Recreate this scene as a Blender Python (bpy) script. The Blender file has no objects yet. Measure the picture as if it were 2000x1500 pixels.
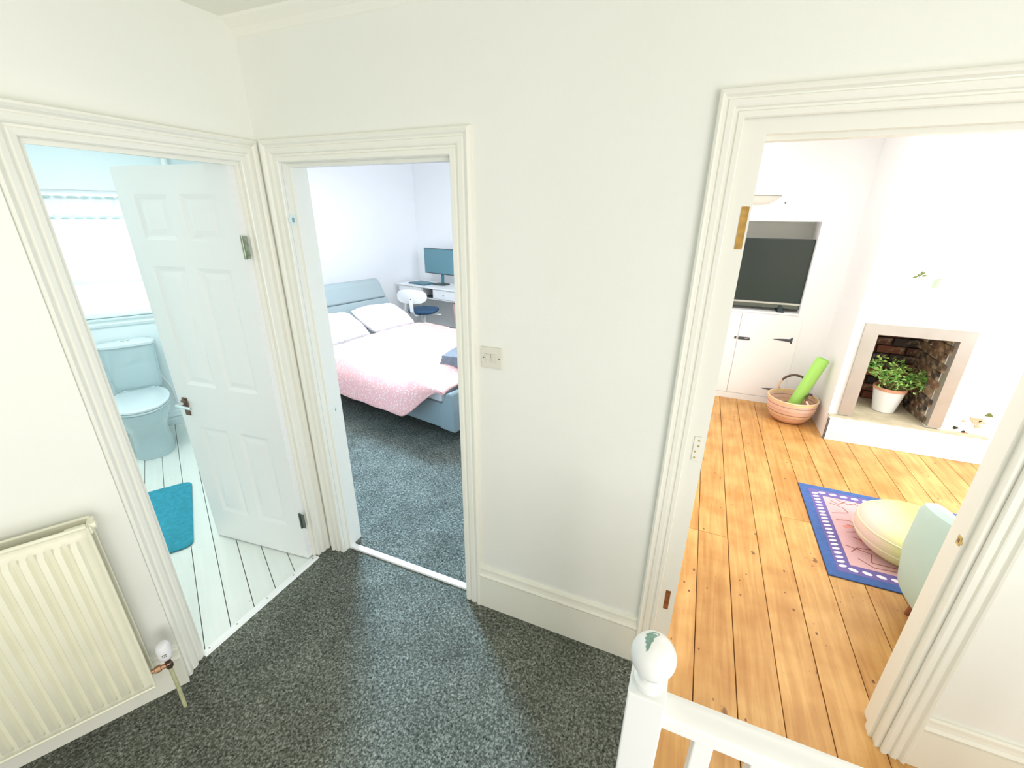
import bpy, bmesh, math, random
from mathutils import Vector, Matrix
PI = math.pi
rnd = random.Random(7)
sc = bpy.context.scene
COL = sc.collection

# ------------------------------------------------------------------ camera
cam_data = bpy.data.cameras.new('camera')
cam = bpy.data.objects.new('camera', cam_data)
COL.objects.link(cam)
R_ = Vector((0.921432, 0.388410, 0.009)).normalized()
yaw, pitch, roll = -0.397478, -0.375316, 0.0094153
fw = Vector((math.sin(yaw)*math.cos(pitch), math.cos(yaw)*math.cos(pitch), math.sin(pitch)))
rt = Vector((math.cos(yaw), -math.sin(yaw), 0))
up = rt.cross(fw)
r2 = rt*math.cos(roll) + up*math.sin(roll)
u2 = -rt*math.sin(roll) + up*math.cos(roll)
m = Matrix.Identity(4)
for i in range(3):
    m[i][0] = r2[i]; m[i][1] = u2[i]; m[i][2] = -fw[i]
m[2][3] = 1.8
cam.matrix_world = m
cam_data.sensor_width = 36.0
cam_data.lens = 847.2/2000*36.0
cam_data.clip_start = 0.02
sc.camera = cam
sc.view_settings.view_transform = 'Standard'
sc.view_settings.look = 'None'
sc.view_settings.gamma = 1.0
sc.view_settings.use_curve_mapping = False
sc.view_settings.exposure = 0.0
try:
    sc.cycles.use_denoising = True
    sc.cycles.max_bounces = 10
    sc.cycles.diffuse_bounces = 5
    sc.cycles.sample_clamp_indirect = 6.0
except Exception:
    pass

# ------------------------------------------------------------------ world and lights
w = bpy.data.worlds.new('daylight'); sc.world = w
w.use_nodes = True
bg = w.node_tree.nodes['Background']
bg.inputs[0].default_value = (1.0, 0.99, 0.955, 1)
bg.inputs[1].default_value = 0.78

def area(name, loc, target, sx, sy, power, col):
    d = bpy.data.lights.new(name, 'AREA'); d.shape = 'RECTANGLE'
    d.size = sx; d.size_y = sy; d.energy = power; d.color = col
    o = bpy.data.objects.new(name, d); COL.objects.link(o)
    o.location = loc
    o.rotation_euler = (Vector(target)-Vector(loc)).to_track_quat('-Z', 'Y').to_euler()
    return o
area('hall_rear_fill', (1.75, -1.2, 1.1), (-1.15, 1.0, 1.75), 1.6, 1.7, 45, (1.0, 0.985, 0.94))  # unseen area light behind the camera, added to brighten the hall
lw = area('left_wall_fill', (0.15, -1.1, 1.9), (-1.75, 0.1, 1.65), 0.9, 0.9, 3.6, (1.0, 0.985, 0.93))  # added fill aimed at the left wall, no fitting there
lw.data.spread = math.radians(95)
area('bedroom_skylight', (-3.2, 3.5, 2.42), (-3.1, 3.4, 0), 1.0, 1.0, 43, (0.82, 0.91, 1.0))
area('bedroom_wall_fill', (-0.75, 3.9, 1.8), (-4.5, 4.4, 1.8), 1.2, 1.2, 38, (0.84, 0.92, 1.0))  # added fill for the bedroom walls, no window on this side
bm_l = area('bedroom_spill_beam', (-3.45, 3.75, 2.3), (-1.05, 1.15, 0.0), 0.6, 0.6, 33, (0.42, 0.70, 1.0))  # added narrow beam that throws the light spill onto the hall carpet
bm_l.data.spread = math.radians(58)
area('living_window_light', (3.25, 2.7, 1.6), (0.9, 3.3, 0.4), 1.8, 1.7, 88, (0.95, 0.985, 1.0))
area('living_overhead_fill', (1.5, 3.3, 2.42), (1.5, 3.3, 0), 2.0, 1.3, 21, (0.95, 0.99, 1.0))  # added overhead fill, no ceiling fitting in the room
area('bathroom_daylight', (-4.75, 2.37, 1.55), (-3.4, 1.6, 1.2), 1.0, 0.9, 27, (0.88, 0.98, 1.0))
area('bathroom_overhead_fill', (-3.15, 1.25, 2.4), (-3.1, 1.3, 0), 0.8, 0.7, 24, (0.90, 1.0, 0.945))  # added overhead fill for the bathroom, no fitting there

# ------------------------------------------------------------------ materials
def nodes(mt): return mt.node_tree.nodes, mt.node_tree.links
def mat(name, col, rough=0.5, metal=0.0, bump=0.0, bscale=60.0, var=0.0, vscale=3.0, coat=0.0, spec=0.5):
    mt = bpy.data.materials.new(name); mt.use_nodes = True
    n, l = nodes(mt); b = n['Principled BSDF']
    b.inputs['Base Color'].default_value = (*col, 1)
    b.inputs['Roughness'].default_value = rough
    b.inputs['Metallic'].default_value = metal
    b.inputs['Specular IOR Level'].default_value = spec
    b.inputs['Coat Weight'].default_value = coat
    tc = n.new('ShaderNodeTexCoord')
    if bump > 0:
        t = n.new('ShaderNodeTexNoise'); t.inputs['Scale'].default_value = bscale; t.inputs['Detail'].default_value = 4
        bp = n.new('ShaderNodeBump'); bp.inputs['Strength'].default_value = bump; bp.inputs['Distance'].default_value = 0.01
        l.new(tc.outputs['Object'], t.inputs['Vector']); l.new(t.outputs['Fac'], bp.inputs['Height'])
        l.new(bp.outputs['Normal'], b.inputs['Normal'])
    if var > 0:
        t = n.new('ShaderNodeTexNoise'); t.inputs['Scale'].default_value = vscale; t.inputs['Detail'].default_value = 5
        mx = n.new('ShaderNodeMixRGB'); mx.blend_type = 'MULTIPLY'
        cr = n.new('ShaderNodeValToRGB')
        cr.color_ramp.elements[0].position = .3; cr.color_ramp.elements[1].position = .7
        cr.color_ramp.elements[0].color = (1-var, 1-var, 1-var*1.2, 1); cr.color_ramp.elements[1].color = (1, 1, 1, 1)
        mx.inputs[0].default_value = 1; mx.inputs[1].default_value = (*col, 1)
        l.new(tc.outputs['Object'], t.inputs['Vector']); l.new(t.outputs['Fac'], cr.inputs[0]); l.new(cr.outputs[0], mx.inputs[2])
        l.new(mx.outputs[0], b.inputs['Base Color'])
    return mt

M = {}
M['wall'] = mat('hall_wall_paint', (0.86, 0.872, 0.82), 0.6, bump=.05, bscale=90, var=.02)
M['ceil'] = mat('ceiling_paint', (0.90, 0.90, 0.82), 0.8)
M['gloss'] = mat('cream_gloss_paint', (0.86, 0.86, 0.785), 0.35, bump=.02, bscale=12)
M['skirt'] = mat('cream_skirting_paint', (0.85, 0.845, 0.75), 0.4, bump=.02, bscale=12, var=.03, vscale=6)
M['white'] = mat('white_wall_paint', (0.92, 0.925, 0.93), 0.6)
M['bathwall'] = mat('bathroom_wall_paint', (0.80, 0.88, 0.91), 0.5)
M['whitewood'] = mat('white_satin_wood', (0.88, 0.885, 0.88), 0.3, bump=.03, bscale=20)
M['newel'] = mat('white_newel_paint', (0.87, 0.88, 0.86), 0.3, bump=.05, bscale=18)
M['chip'] = mat('chipped_green_paint', (0.25, 0.42, 0.36), 0.6, var=.3, vscale=60)
M['rad'] = mat('radiator_enamel', (0.83, 0.82, 0.66), 0.35, var=.05, vscale=10)
M['dark'] = mat('dark_gap', (0.03, 0.03, 0.02), 0.8)
M['finolive'] = mat('mottled_olive_fins', (0.24, 0.25, 0.14), 0.8, var=.5, vscale=40)  # mottled olive, darker than the radiator enamel
M['plastic'] = mat('white_plastic', (0.85, 0.85, 0.88), 0.35)
M['switch'] = mat('switch_plastic', (0.74, 0.73, 0.64), 0.3)
M['screw'] = mat('dull_screw', (0.30, 0.30, 0.24), 0.4, metal=.6)
M['copper'] = mat('tarnished_copper', (0.62, 0.36, 0.22), 0.4, metal=.7, var=.4, vscale=60)
M['pipe'] = mat('painted_pipe', (0.55, 0.56, 0.34), 0.5, var=.3, vscale=40)
M['brass'] = mat('aged_brass', (0.62, 0.48, 0.17), 0.4, metal=.5, var=.3, vscale=40)
M['steel'] = mat('scratched_steel', (0.42, 0.45, 0.36), 0.35, metal=.8, var=.5, vscale=70)
M['darksteel'] = mat('dark_steel', (0.13, 0.15, 0.13), 0.4, metal=.7)
M['keeperhole'] = mat('keeper_slot', (0.22, 0.36, 0.36), 0.5)
M['keeper'] = mat('keeper_zinc', (0.74, 0.86, 0.84), 0.35, metal=.3)
M['chrome'] = mat('chrome', (0.75, 0.78, 0.78), 0.12, metal=1)
M['bronze'] = mat('brown_metal', (0.20, 0.13, 0.10), 0.3, metal=.8)
M['mortise'] = mat('bare_wood_recess', (0.66, 0.38, 0.09), 0.7, var=.45, vscale=40)
M['mortised'] = mat('bare_wood_recess_dark', (0.36, 0.12, 0.025), 0.7, var=.45, vscale=50)
M['ceramic'] = mat('ceramic_glaze', (0.50, 0.62, 0.66), 0.08, coat=.6)
M['ceramicl'] = mat('toilet_seat_plastic', (0.68, 0.76, 0.80), 0.15, coat=.4)
M['bluegrey'] = mat('pale_blue_upholstery', (0.27, 0.33, 0.335), 0.75, bump=.15, bscale=250)
M['slatshade'] = mat('dark_slat_and_shade', (0.03, 0.035, 0.04), 0.8)  # bed slats, and the shade painted inside the desk cubby
M['navy'] = mat('navy_seat_fabric', (0.03, 0.09, 0.18), 0.8, bump=.2, bscale=200)
M['teal'] = mat('dark_teal_lid', (0.05, 0.20, 0.26), 0.35, metal=.3)
M['blackp'] = mat('black_plastic', (0.03, 0.045, 0.05), 0.35)
M['pinkwood'] = mat('pinkish_wood', (0.62, 0.42, 0.36), 0.5, var=.2, vscale=20)
M['towel'] = mat('grey_towel', (0.26, 0.285, 0.32), 0.95, bump=.6, bscale=180, var=.2, vscale=30)
M['mortar'] = mat('sooty_mortar', (0.13, 0.10, 0.07), 0.95, bump=.5, bscale=40, var=.5, vscale=14)
M['stone'] = mat('beige_stone', (0.60, 0.52, 0.37), 0.7, var=.25, vscale=12)
M['pot'] = mat('white_pot_glaze', (0.86, 0.86, 0.84), 0.3)
M['terra'] = mat('terracotta', (0.66, 0.32, 0.20), 0.7)
M['soil'] = mat('soil', (0.05, 0.035, 0.02), 0.95, bump=.6, bscale=60)
M['stem'] = mat('plant_stem', (0.30, 0.30, 0.10), 0.6)
M['leather'] = mat('brown_leather', (0.10, 0.06, 0.045), 0.45)
M['foam'] = mat('lime_green_foam', (0.40, 0.76, 0.16), 0.55)
M['foamcore'] = mat('pale_green_foam_core', (0.45, 0.78, 0.2), 0.6)
M['iron'] = mat('blackened_iron', (0.09, 0.10, 0.12), 0.5, metal=.5)
M['armchair'] = mat('sage_chair_fabric', (0.50, 0.66, 0.60), 0.85, bump=.15, bscale=250)
M['legwood'] = mat('brown_turned_leg', (0.28, 0.10, 0.04), 0.4)
M['lampplaster'] = mat('white_plaster_lamp', (0.80, 0.80, 0.74), 0.6)
M['greenglass'] = mat('pale_green_glass', (0.46, 0.62, 0.40), 0.15)
M['leafd'] = mat('olive_leaf', (0.13, 0.17, 0.04), 0.6)
M['brick'] = None

def leaf_mat():
    mt = mat('jade_leaf', (0.16, 0.42, 0.09), 0.4)
    n, l = nodes(mt); b = n['Principled BSDF']
    tc = n.new('ShaderNodeTexCoord'); t = n.new('ShaderNodeTexNoise'); t.inputs['Scale'].default_value = 14
    cr = n.new('ShaderNodeValToRGB')
    cr.color_ramp.elements[0].position = .35; cr.color_ramp.elements[0].color = (0.08, 0.34, 0.06, 1)
    cr.color_ramp.elements[1].position = .65; cr.color_ramp.elements[1].color = (0.55, 0.78, 0.22, 1)
    l.new(tc.outputs['Object'], t.inputs['Vector']); l.new(t.outputs['Fac'], cr.inputs[0]); l.new(cr.outputs[0], b.inputs['Base Color'])
    return mt
M['leaf'] = leaf_mat()

def brick_mat():
    mt = mat('old_brick', (0.3, 0.1, 0.06), 0.9, bump=.5, bscale=45)
    n, l = nodes(mt); b = n['Principled BSDF']
    oi = n.new('ShaderNodeObjectInfo'); cr = n.new('ShaderNodeValToRGB')
    e = cr.color_ramp.elements
    e[0].position = 0; e[0].color = (0.035, 0.03, 0.035, 1)
    e[1].position = 1; e[1].color = (0.30, 0.075, 0.035, 1)
    for p, c in ((.3, (0.06, 0.045, 0.04, 1)), (.55, (0.16, 0.055, 0.035, 1)), (.82, (0.19, 0.07, 0.04, 1))):
        x = e.new(p); x.color = c
    tc = n.new('ShaderNodeTexCoord'); t = n.new('ShaderNodeTexNoise'); t.inputs['Scale'].default_value = 18; t.inputs['Detail'].default_value = 6
    mx = n.new('ShaderNodeMixRGB'); mx.inputs[2].default_value = (0.40, 0.31, 0.20, 1)
    cr2 = n.new('ShaderNodeValToRGB'); cr2.color_ramp.elements[0].position = .56; cr2.color_ramp.elements[1].position = .78
    l.new(oi.outputs['Random'], cr.inputs[0]); l.new(cr.outputs[0], mx.inputs[1])
    l.new(tc.outputs['Object'], t.inputs['Vector']); l.new(t.outputs['Fac'], cr2.inputs[0]); l.new(cr2.outputs[0], mx.inputs[0])
    l.new(mx.outputs[0], b.inputs['Base Color'])
    return mt
M['brick'] = brick_mat()

def brickb_mat():
    mt = M['brick'].copy(); n, l = nodes(mt)
    for x in n:
        if x.type == 'VALTORGB' and len(x.color_ramp.elements) == 5:
            for e, c in zip(x.color_ramp.elements, ((.05, .04, .035), (.12, .08, .05), (.20, .12, .07), (.16, .06, .035), (.28, .20, .12))): e.color = (*c, 1)
        if x.type == 'VALTORGB' and len(x.color_ramp.elements) == 2:
            x.color_ramp.elements[0].position = .48; x.color_ramp.elements[1].position = .7
    return mt
M['brickb'] = brickb_mat()

def carpet_mat(name, c0, c1, c2):
    mt = mat(name, c1, 0.95, spec=.1)
    n, l = nodes(mt); b = n['Principled BSDF']
    tc = n.new('ShaderNodeTexCoord')
    v = n.new('ShaderNodeTexVoronoi'); v.inputs['Scale'].default_value = 200
    wn = n.new('ShaderNodeTexNoise'); wn.inputs['Scale'].default_value = 90; wn.inputs['Detail'].default_value = 3
    cr = n.new('ShaderNodeValToRGB'); e = cr.color_ramp.elements
    e[0].position = .25; e[0].color = (*c0, 1); e[1].position = .78; e[1].color = (*c2, 1)
    x = e.new(.5); x.color = (*c1, 1)
    add = n.new('ShaderNodeMixRGB'); add.inputs[0].default_value = .35
    l.new(tc.outputs['Object'], v.inputs['Vector']); l.new(tc.outputs['Object'], wn.inputs['Vector'])
    l.new(wn.outputs['Fac'], add.inputs[1]); l.new(v.outputs['Color'], add.inputs[2])
    l.new(add.outputs[0], cr.inputs[0])
    big = n.new('ShaderNodeTexNoise'); big.inputs['Scale'].default_value = 5; big.inputs['Detail'].default_value = 3
    br = n.new('ShaderNodeValToRGB'); br.color_ramp.elements[0].color = (.82, .82, .82, 1); br.color_ramp.elements[1].color = (1.12, 1.12, 1.12, 1)
    br.color_ramp.elements[0].position = .35; br.color_ramp.elements[1].position = .65
    mm = n.new('ShaderNodeMixRGB'); mm.blend_type = 'MULTIPLY'; mm.inputs[0].default_value = 1
    l.new(tc.outputs['Object'], big.inputs['Vector']); l.new(big.outputs['Fac'], br.inputs[0])
    l.new(cr.outputs[0], mm.inputs[1]); l.new(br.outputs[0], mm.inputs[2]); l.new(mm.outputs[0], b.inputs['Base Color'])
    bp = n.new('ShaderNodeBump'); bp.inputs['Strength'].default_value = .9; bp.inputs['Distance'].default_value = .006
    l.new(add.outputs[0], bp.inputs['Height']); l.new(bp.outputs['Normal'], b.inputs['Normal'])
    return mt
M['carpet'] = carpet_mat('flecked_grey_carpet', (0.022, 0.026, 0.02), (0.12, 0.128, 0.105), (0.36, 0.38, 0.33))

def plank_mat(name, ca, cb, knot, paint=False):
    mt = mat(name, ca, 0.42 if not paint else 0.3, spec=.35)
    n, l = nodes(mt); b = n['Principled BSDF']
    tc = n.new('ShaderNodeTexCoord'); oi = n.new('ShaderNodeObjectInfo')
    off = n.new('ShaderNodeVectorMath'); off.operation = 'MULTIPLY_ADD'
    comb = n.new('ShaderNodeCombineXYZ')
    l.new(oi.outputs['Random'], comb.inputs[0]); l.new(oi.outputs['Random'], comb.inputs[1])
    off.inputs[1].default_value = (37, 91, 0)
    l.new(comb.outputs[0], off.inputs[0]); l.new(tc.outputs['Object'], off.inputs[2])
    mp = n.new('ShaderNodeMapping'); mp.inputs['Scale'].default_value = (22, 1.3, 5)
    l.new(off.outputs[0], mp.inputs['Vector'])
    g = n.new('ShaderNodeTexNoise'); g.inputs['Scale'].default_value = 1.6; g.inputs['Detail'].default_value = 7; g.inputs['Distortion'].default_value = .8
    l.new(mp.outputs[0], g.inputs['Vector'])
    cr = n.new('ShaderNodeValToRGB'); cr.color_ramp.elements[0].position = .3; cr.color_ramp.elements[1].position = .72
    cr.color_ramp.elements[0].color = (*cb, 1); cr.color_ramp.elements[1].color = (*ca, 1)
    l.new(g.outputs['Fac'], cr.inputs[0])
    # worn blotches
    bl = n.new('ShaderNodeTexNoise'); bl.inputs['Scale'].default_value = 4.5; bl.inputs['Detail'].default_value = 6
    l.new(off.outputs[0], bl.inputs['Vector'])
    blr = n.new('ShaderNodeValToRGB'); blr.color_ramp.elements[0].position = .38; blr.color_ramp.elements[1].position = .68
    blr.color_ramp.elements[0].color = (.84, .76, .66, 1) if not paint else (.97, .97, .97, 1)
    blr.color_ramp.elements[1].color = (1.06, 1.1, 1.12, 1) if not paint else (1, 1, 1, 1)
    l.new(bl.outputs['Fac'], blr.inputs[0])
    mm = n.new('ShaderNodeMixRGB'); mm.blend_type = 'MULTIPLY'; mm.inputs[0].default_value = 1
    l.new(cr.outputs[0], mm.inputs[1]); l.new(blr.outputs[0], mm.inputs[2])
    # knots and nail marks
    kp = n.new('ShaderNodeMapping'); kp.inputs['Scale'].default_value = (1.0, .62, 1)
    l.new(off.outputs[0], kp.inputs['Vector'])
    kv = n.new('ShaderNodeTexVoronoi'); kv.inputs['Scale'].default_value = 9.0
    dn_ = n.new('ShaderNodeTexNoise'); dn_.inputs['Scale'].default_value = 45; dn_.inputs['Detail'].default_value = 3
    dm = n.new('ShaderNodeVectorMath'); dm.operation = 'MULTIPLY_ADD'; dm.inputs[1].default_value = (.03, .03, 0)
    l.new(tc.outputs['Object'], dn_.inputs['Vector']); l.new(dn_.outputs['Color'], dm.inputs[0]); l.new(kp.outputs[0], dm.inputs[2])
    l.new(dm.outputs[0], kv.inputs['Vector'])
    sep = n.new('ShaderNodeSeparateColor'); l.new(kv.outputs['Color'], sep.inputs[0])
    rad = n.new('ShaderNodeMath'); rad.operation = 'MULTIPLY'; rad.inputs[1].default_value = .145 if not paint else .03
    pw = n.new('ShaderNodeMath'); pw.operation = 'POWER'; pw.inputs[1].default_value = 1.9
    l.new(sep.outputs[0], pw.inputs[0]); l.new(pw.outputs[0], rad.inputs[0])
    lt = n.new('ShaderNodeMath'); lt.operation = 'SUBTRACT'; l.new(rad.outputs[0], lt.inputs[0]); l.new(kv.outputs['Distance'], lt.inputs[1])
    sm = n.new('ShaderNodeMath'); sm.operation = 'MULTIPLY'; sm.inputs[1].default_value = 16; sm.use_clamp = True
    l.new(lt.outputs[0], sm.inputs[0])
    mk = n.new('ShaderNodeMixRGB'); mk.inputs[2].default_value = (*knot, 1)
    sk = n.new('ShaderNodeMath'); sk.operation = 'MULTIPLY'; sk.inputs[1].default_value = .75; l.new(sm.outputs[0], sk.inputs[0])
    l.new(sk.outputs[0], mk.inputs[0]); l.new(mm.outputs[0], mk.inputs[1])
    v2 = n.new('ShaderNodeTexVoronoi'); v2.inputs['Scale'].default_value = 30
    l.new(kp.outputs[0], v2.inputs['Vector'])
    s2 = n.new('ShaderNodeSeparateColor'); l.new(v2.outputs['Color'], s2.inputs[0])
    r3 = n.new('ShaderNodeMath'); r3.operation = 'MULTIPLY_ADD'; r3.inputs[1].default_value = .55; r3.inputs[2].default_value = -.345
    l.new(s2.outputs[1], r3.inputs[0])
    l3 = n.new('ShaderNodeMath'); l3.operation = 'SUBTRACT'; l.new(r3.outputs[0], l3.inputs[0]); l.new(v2.outputs['Distance'], l3.inputs[1])
    m4 = n.new('ShaderNodeMath'); m4.operation = 'MULTIPLY'; m4.inputs[1].default_value = 14 if not paint else 3; m4.use_clamp = True; l.new(l3.outputs[0], m4.inputs[0])
    mk2 = n.new('ShaderNodeMixRGB'); mk2.inputs[2].default_value = (knot[0]*1.6, knot[1]*1.6, knot[2]*1.6, 1)
    l.new(m4.outputs[0], mk2.inputs[0]); l.new(mk.outputs[0], mk2.inputs[1]); mk = mk2
    # per board tint
    tr = n.new('ShaderNodeValToRGB')
    tr.color_ramp.elements[0].color = (.90, .86, .80, 1) if not paint else (.96, .96, .96, 1); tr.color_ramp.elements[1].color = (1.06, 1.05, 1.03, 1) if not paint else (1, 1, 1, 1)
    l.new(oi.outputs['Random'], tr.inputs[0])
    m3 = n.new('ShaderNodeMixRGB'); m3.blend_type = 'MULTIPLY'; m3.inputs[0].default_value = 1
    l.new(mk.outputs[0], m3.inputs[1]); l.new(tr.outputs[0], m3.inputs[2]); l.new(m3.outputs[0], b.inputs['Base Color'])
    bp = n.new('ShaderNodeBump'); bp.inputs['Strength'].default_value = .12; bp.inputs['Distance'].default_value = .004
    l.new(g.outputs['Fac'], bp.inputs['Height']); l.new(bp.outputs['Normal'], b.inputs['Normal'])
    return mt
M['plank'] = plank_mat('old_pine_board', (0.79, 0.475, 0.185), (0.60, 0.315, 0.10), (0.13, 0.045, 0.02))
M['bplank'] = plank_mat('white_painted_board', (0.85, 0.87, 0.83), (0.80, 0.83, 0.79), (0.22, 0.22, 0.14), True)

def fabric_pattern(name, base, dots, scale, thr, rough=.9, bump=.25):
    mt = mat(name, base, rough, spec=.15)
    n, l = nodes(mt); b = n['Principled BSDF']
    tc = n.new('ShaderNodeTexCoord')
    v = n.new('ShaderNodeTexVoronoi'); v.inputs['Scale'].default_value = scale
    cr = n.new('ShaderNodeValToRGB'); cr.color_ramp.elements[0].position = thr; cr.color_ramp.elements[1].position = thr+.12
    cr.color_ramp.elements[0].color = (*dots, 1); cr.color_ramp.elements[1].color = (*base, 1)
    l.new(tc.outputs['Object'], v.inputs['Vector']); l.new(v.outputs['Distance'], cr.inputs[0]); l.new(cr.outputs[0], b.inputs['Base Color'])
    t = n.new('ShaderNodeTexNoise'); t.inputs['Scale'].default_value = 9; t.inputs['Detail'].default_value = 5
    bp = n.new('ShaderNodeBump'); bp.inputs['Strength'].default_value = bump; bp.inputs['Distance'].default_value = .02
    l.new(tc.outputs['Object'], t.inputs['Vector']); l.new(t.outputs['Fac'], bp.inputs['Height']); l.new(bp.outputs['Normal'], b.inputs['Normal'])
    return mt
M['duvet'] = fabric_pattern('coral_floral_cotton', (0.86, 0.46, 0.42), (0.94, 0.70, 0.64), 52, .26)
M['duvetback'] = mat('pale_duvet_lining', (0.72, 0.80, 0.80), .9)
M['pillowa'] = fabric_pattern('leaf_print_cotton', (0.76, 0.75, 0.76), (0.50, 0.53, 0.56), 24, .16)
M['pillowb'] = fabric_pattern('blush_print_cotton', (0.78, 0.73, 0.76), (0.66, 0.58, 0.62), 30, .16)
M['mat'] = mat('turquoise_pile', (0.05, 0.44, 0.62), 0.95, bump=.9, bscale=220, var=.25, vscale=40)

def basket_mat():
    mt = mat('woven_straw', (0.78, 0.46, 0.34), 0.85, bump=.6, bscale=120)
    n, l = nodes(mt); b = n['Principled BSDF']
    tc = n.new('ShaderNodeTexCoord'); sx = n.new('ShaderNodeSeparateXYZ'); l.new(tc.outputs['Object'], sx.inputs[0])
    ns = n.new('ShaderNodeTexNoise'); ns.inputs['Scale'].default_value = 30
    ad = n.new('ShaderNodeMath'); ad.operation = 'MULTIPLY_ADD'; ad.inputs[1].default_value = .006; l.new(tc.outputs['Object'], ns.inputs['Vector'])
    l.new(ns.outputs['Fac'], ad.inputs[0]); l.new(sx.outputs[2], ad.inputs[2])
    mu = n.new('ShaderNodeMath'); mu.operation = 'MULTIPLY'; mu.inputs[1].default_value = 4.4; l.new(ad.outputs[0], mu.inputs[0])
    cr = n.new('ShaderNodeValToRGB'); cr.color_ramp.interpolation = 'CONSTANT'
    e = cr.color_ramp.elements
    cs = [(0, (.80, .46, .36)), (.14, (.85, .50, .30)), (.30, (.62, .38, .30)), (.34, (.84, .55, .33)), (.46, (.40, .24, .22)), (.50, (.84, .52, .38)), (.62, (.66, .45, .38)), (.66, (.86, .56, .44)), (.80, (.45, .28, .26)), (.83, (.86, .58, .44)), (.94, (.90, .74, .34))]
    e[0].position = 0; e[0].color = (*cs[0][1], 1); e[1].position = cs[1][0]; e[1].color = (*cs[1][1], 1)
    for p, c in cs[2:]:
        x = e.new(p); x.color = (*c, 1)
    l.new(mu.outputs[0], cr.inputs[0]); l.new(cr.outputs[0], b.inputs['Base Color'])
    return mt
M['basket'] = basket_mat()
M['straw'] = mat('pale_straw', (0.84, 0.58, 0.40), .85, bump=.4, bscale=120)

def pouf_mat():
    mt = mat('pouf_ombre_cotton', (0.8, 0.8, 0.4), 0.9, bump=.2, bscale=150)
    n, l = nodes(mt); b = n['Principled BSDF']
    tc = n.new('ShaderNodeTexCoord'); sx = n.new('ShaderNodeSeparateXYZ'); l.new(tc.outputs['Object'], sx.inputs[0])
    cr = n.new('ShaderNodeValToRGB'); e = cr.color_ramp.elements
    e[0].position = .26; e[0].color = (0.87, 0.66, 0.56, 1); e[1].position = .60; e[1].color = (0.66, 0.72, 0.20, 1)
    x = e.new(.40); x.color = (0.78, 0.80, 0.38, 1)
    mu = n.new('ShaderNodeMath'); mu.operation = 'MULTIPLY_ADD'; mu.inputs[1].default_value = 1.6; mu.inputs[2].default_value = .62
    l.new(sx.outputs[0], mu.inputs[0]); l.new(mu.outputs[0], cr.inputs[0]); l.new(cr.outputs[0], b.inputs['Base Color'])
    return mt
M['pouf'] = pouf_mat()
M['poufpipe'] = mat('pouf_seam', (0.80, 0.80, 0.50), .8)
M['rugblue'] = mat('woven_blue_wool', (0.07, 0.15, 0.42), 0.95, bump=.4, bscale=300, var=.2, vscale=30)
M['rugpurple'] = mat('woven_purple_wool', (0.17, 0.13, 0.36), 0.95, bump=.4, bscale=300)
M['rugpink'] = mat('woven_pink_wool', (0.80, 0.50, 0.52), 0.95, bump=.4, bscale=300, var=.15, vscale=9)
M['rugwhite'] = mat('woven_white_wool', (0.88, 0.80, 0.82), 0.95)
M['rugred'] = mat('woven_brown_line', (0.36, 0.14, 0.10), 0.95)
M['rugdark'] = mat('woven_dark_mark', (0.08, 0.05, 0.06), 0.95)
M['rugcoral'] = mat('woven_coral_patch', (0.78, 0.32, 0.26), 0.95)

def screen_mat(name, col, rough):
    mt = mat(name, col, rough, spec=.8); return mt
M['tv'] = screen_mat('dark_tv_glass', (0.03, 0.042, 0.036), .2)
M['tv'].node_tree.nodes['Principled BSDF'].inputs['Specular IOR Level'].default_value = .4
M['monitor'] = screen_mat('monitor_glass', (0.10, 0.25, 0.30), .18)
M['silver'] = mat('silver_strip', (0.6, 0.6, 0.56), .35, metal=.8)
def metal_frame_mat():
    mt = mat('brushed_cream_metal', (0.52, 0.50, 0.47), .35, metal=.5, var=.12, vscale=7); return mt
M['frame'] = metal_frame_mat()
def glass_mat():
    mt = bpy.data.materials.new('window_glass'); mt.use_nodes = True
    n, l = nodes(mt); b = n['Principled BSDF']
    b.inputs['Transmission Weight'].default_value = 1; b.inputs['Roughness'].default_value = .02; b.inputs['IOR'].default_value = 1.1
    b.inputs['Base Color'].default_value = (1, 1, 1, 1); return mt
M['glass'] = glass_mat()
def cloth_trans(name, col, t):
    mt = bpy.data.materials.new(name); mt.use_nodes = True
    n, l = nodes(mt); b = n['Principled BSDF']; b.inputs['Base Color'].default_value = (*col, 1); b.inputs['Roughness'].default_value = .9
    tr = n.new('ShaderNodeBsdfTranslucent'); tr.inputs[0].default_value = (*col, 1)
    mx = n.new('ShaderNodeMixShader'); mx.inputs[0].default_value = t
    l.new(b.outputs[0], mx.inputs[1]); l.new(tr.outputs[0], mx.inputs[2]); l.new(mx.outputs[0], n['Material Output'].inputs[0])
    return mt
M['blind'] = cloth_trans('sheer_white_blind', (0.95, 0.97, 0.98), .7)
M['valance'] = cloth_trans('white_valance_cotton', (0.95, 0.96, 0.97), .55)
M['valtrim'] = mat('grey_lace_edging', (0.42, 0.56, 0.56), .9)

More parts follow.
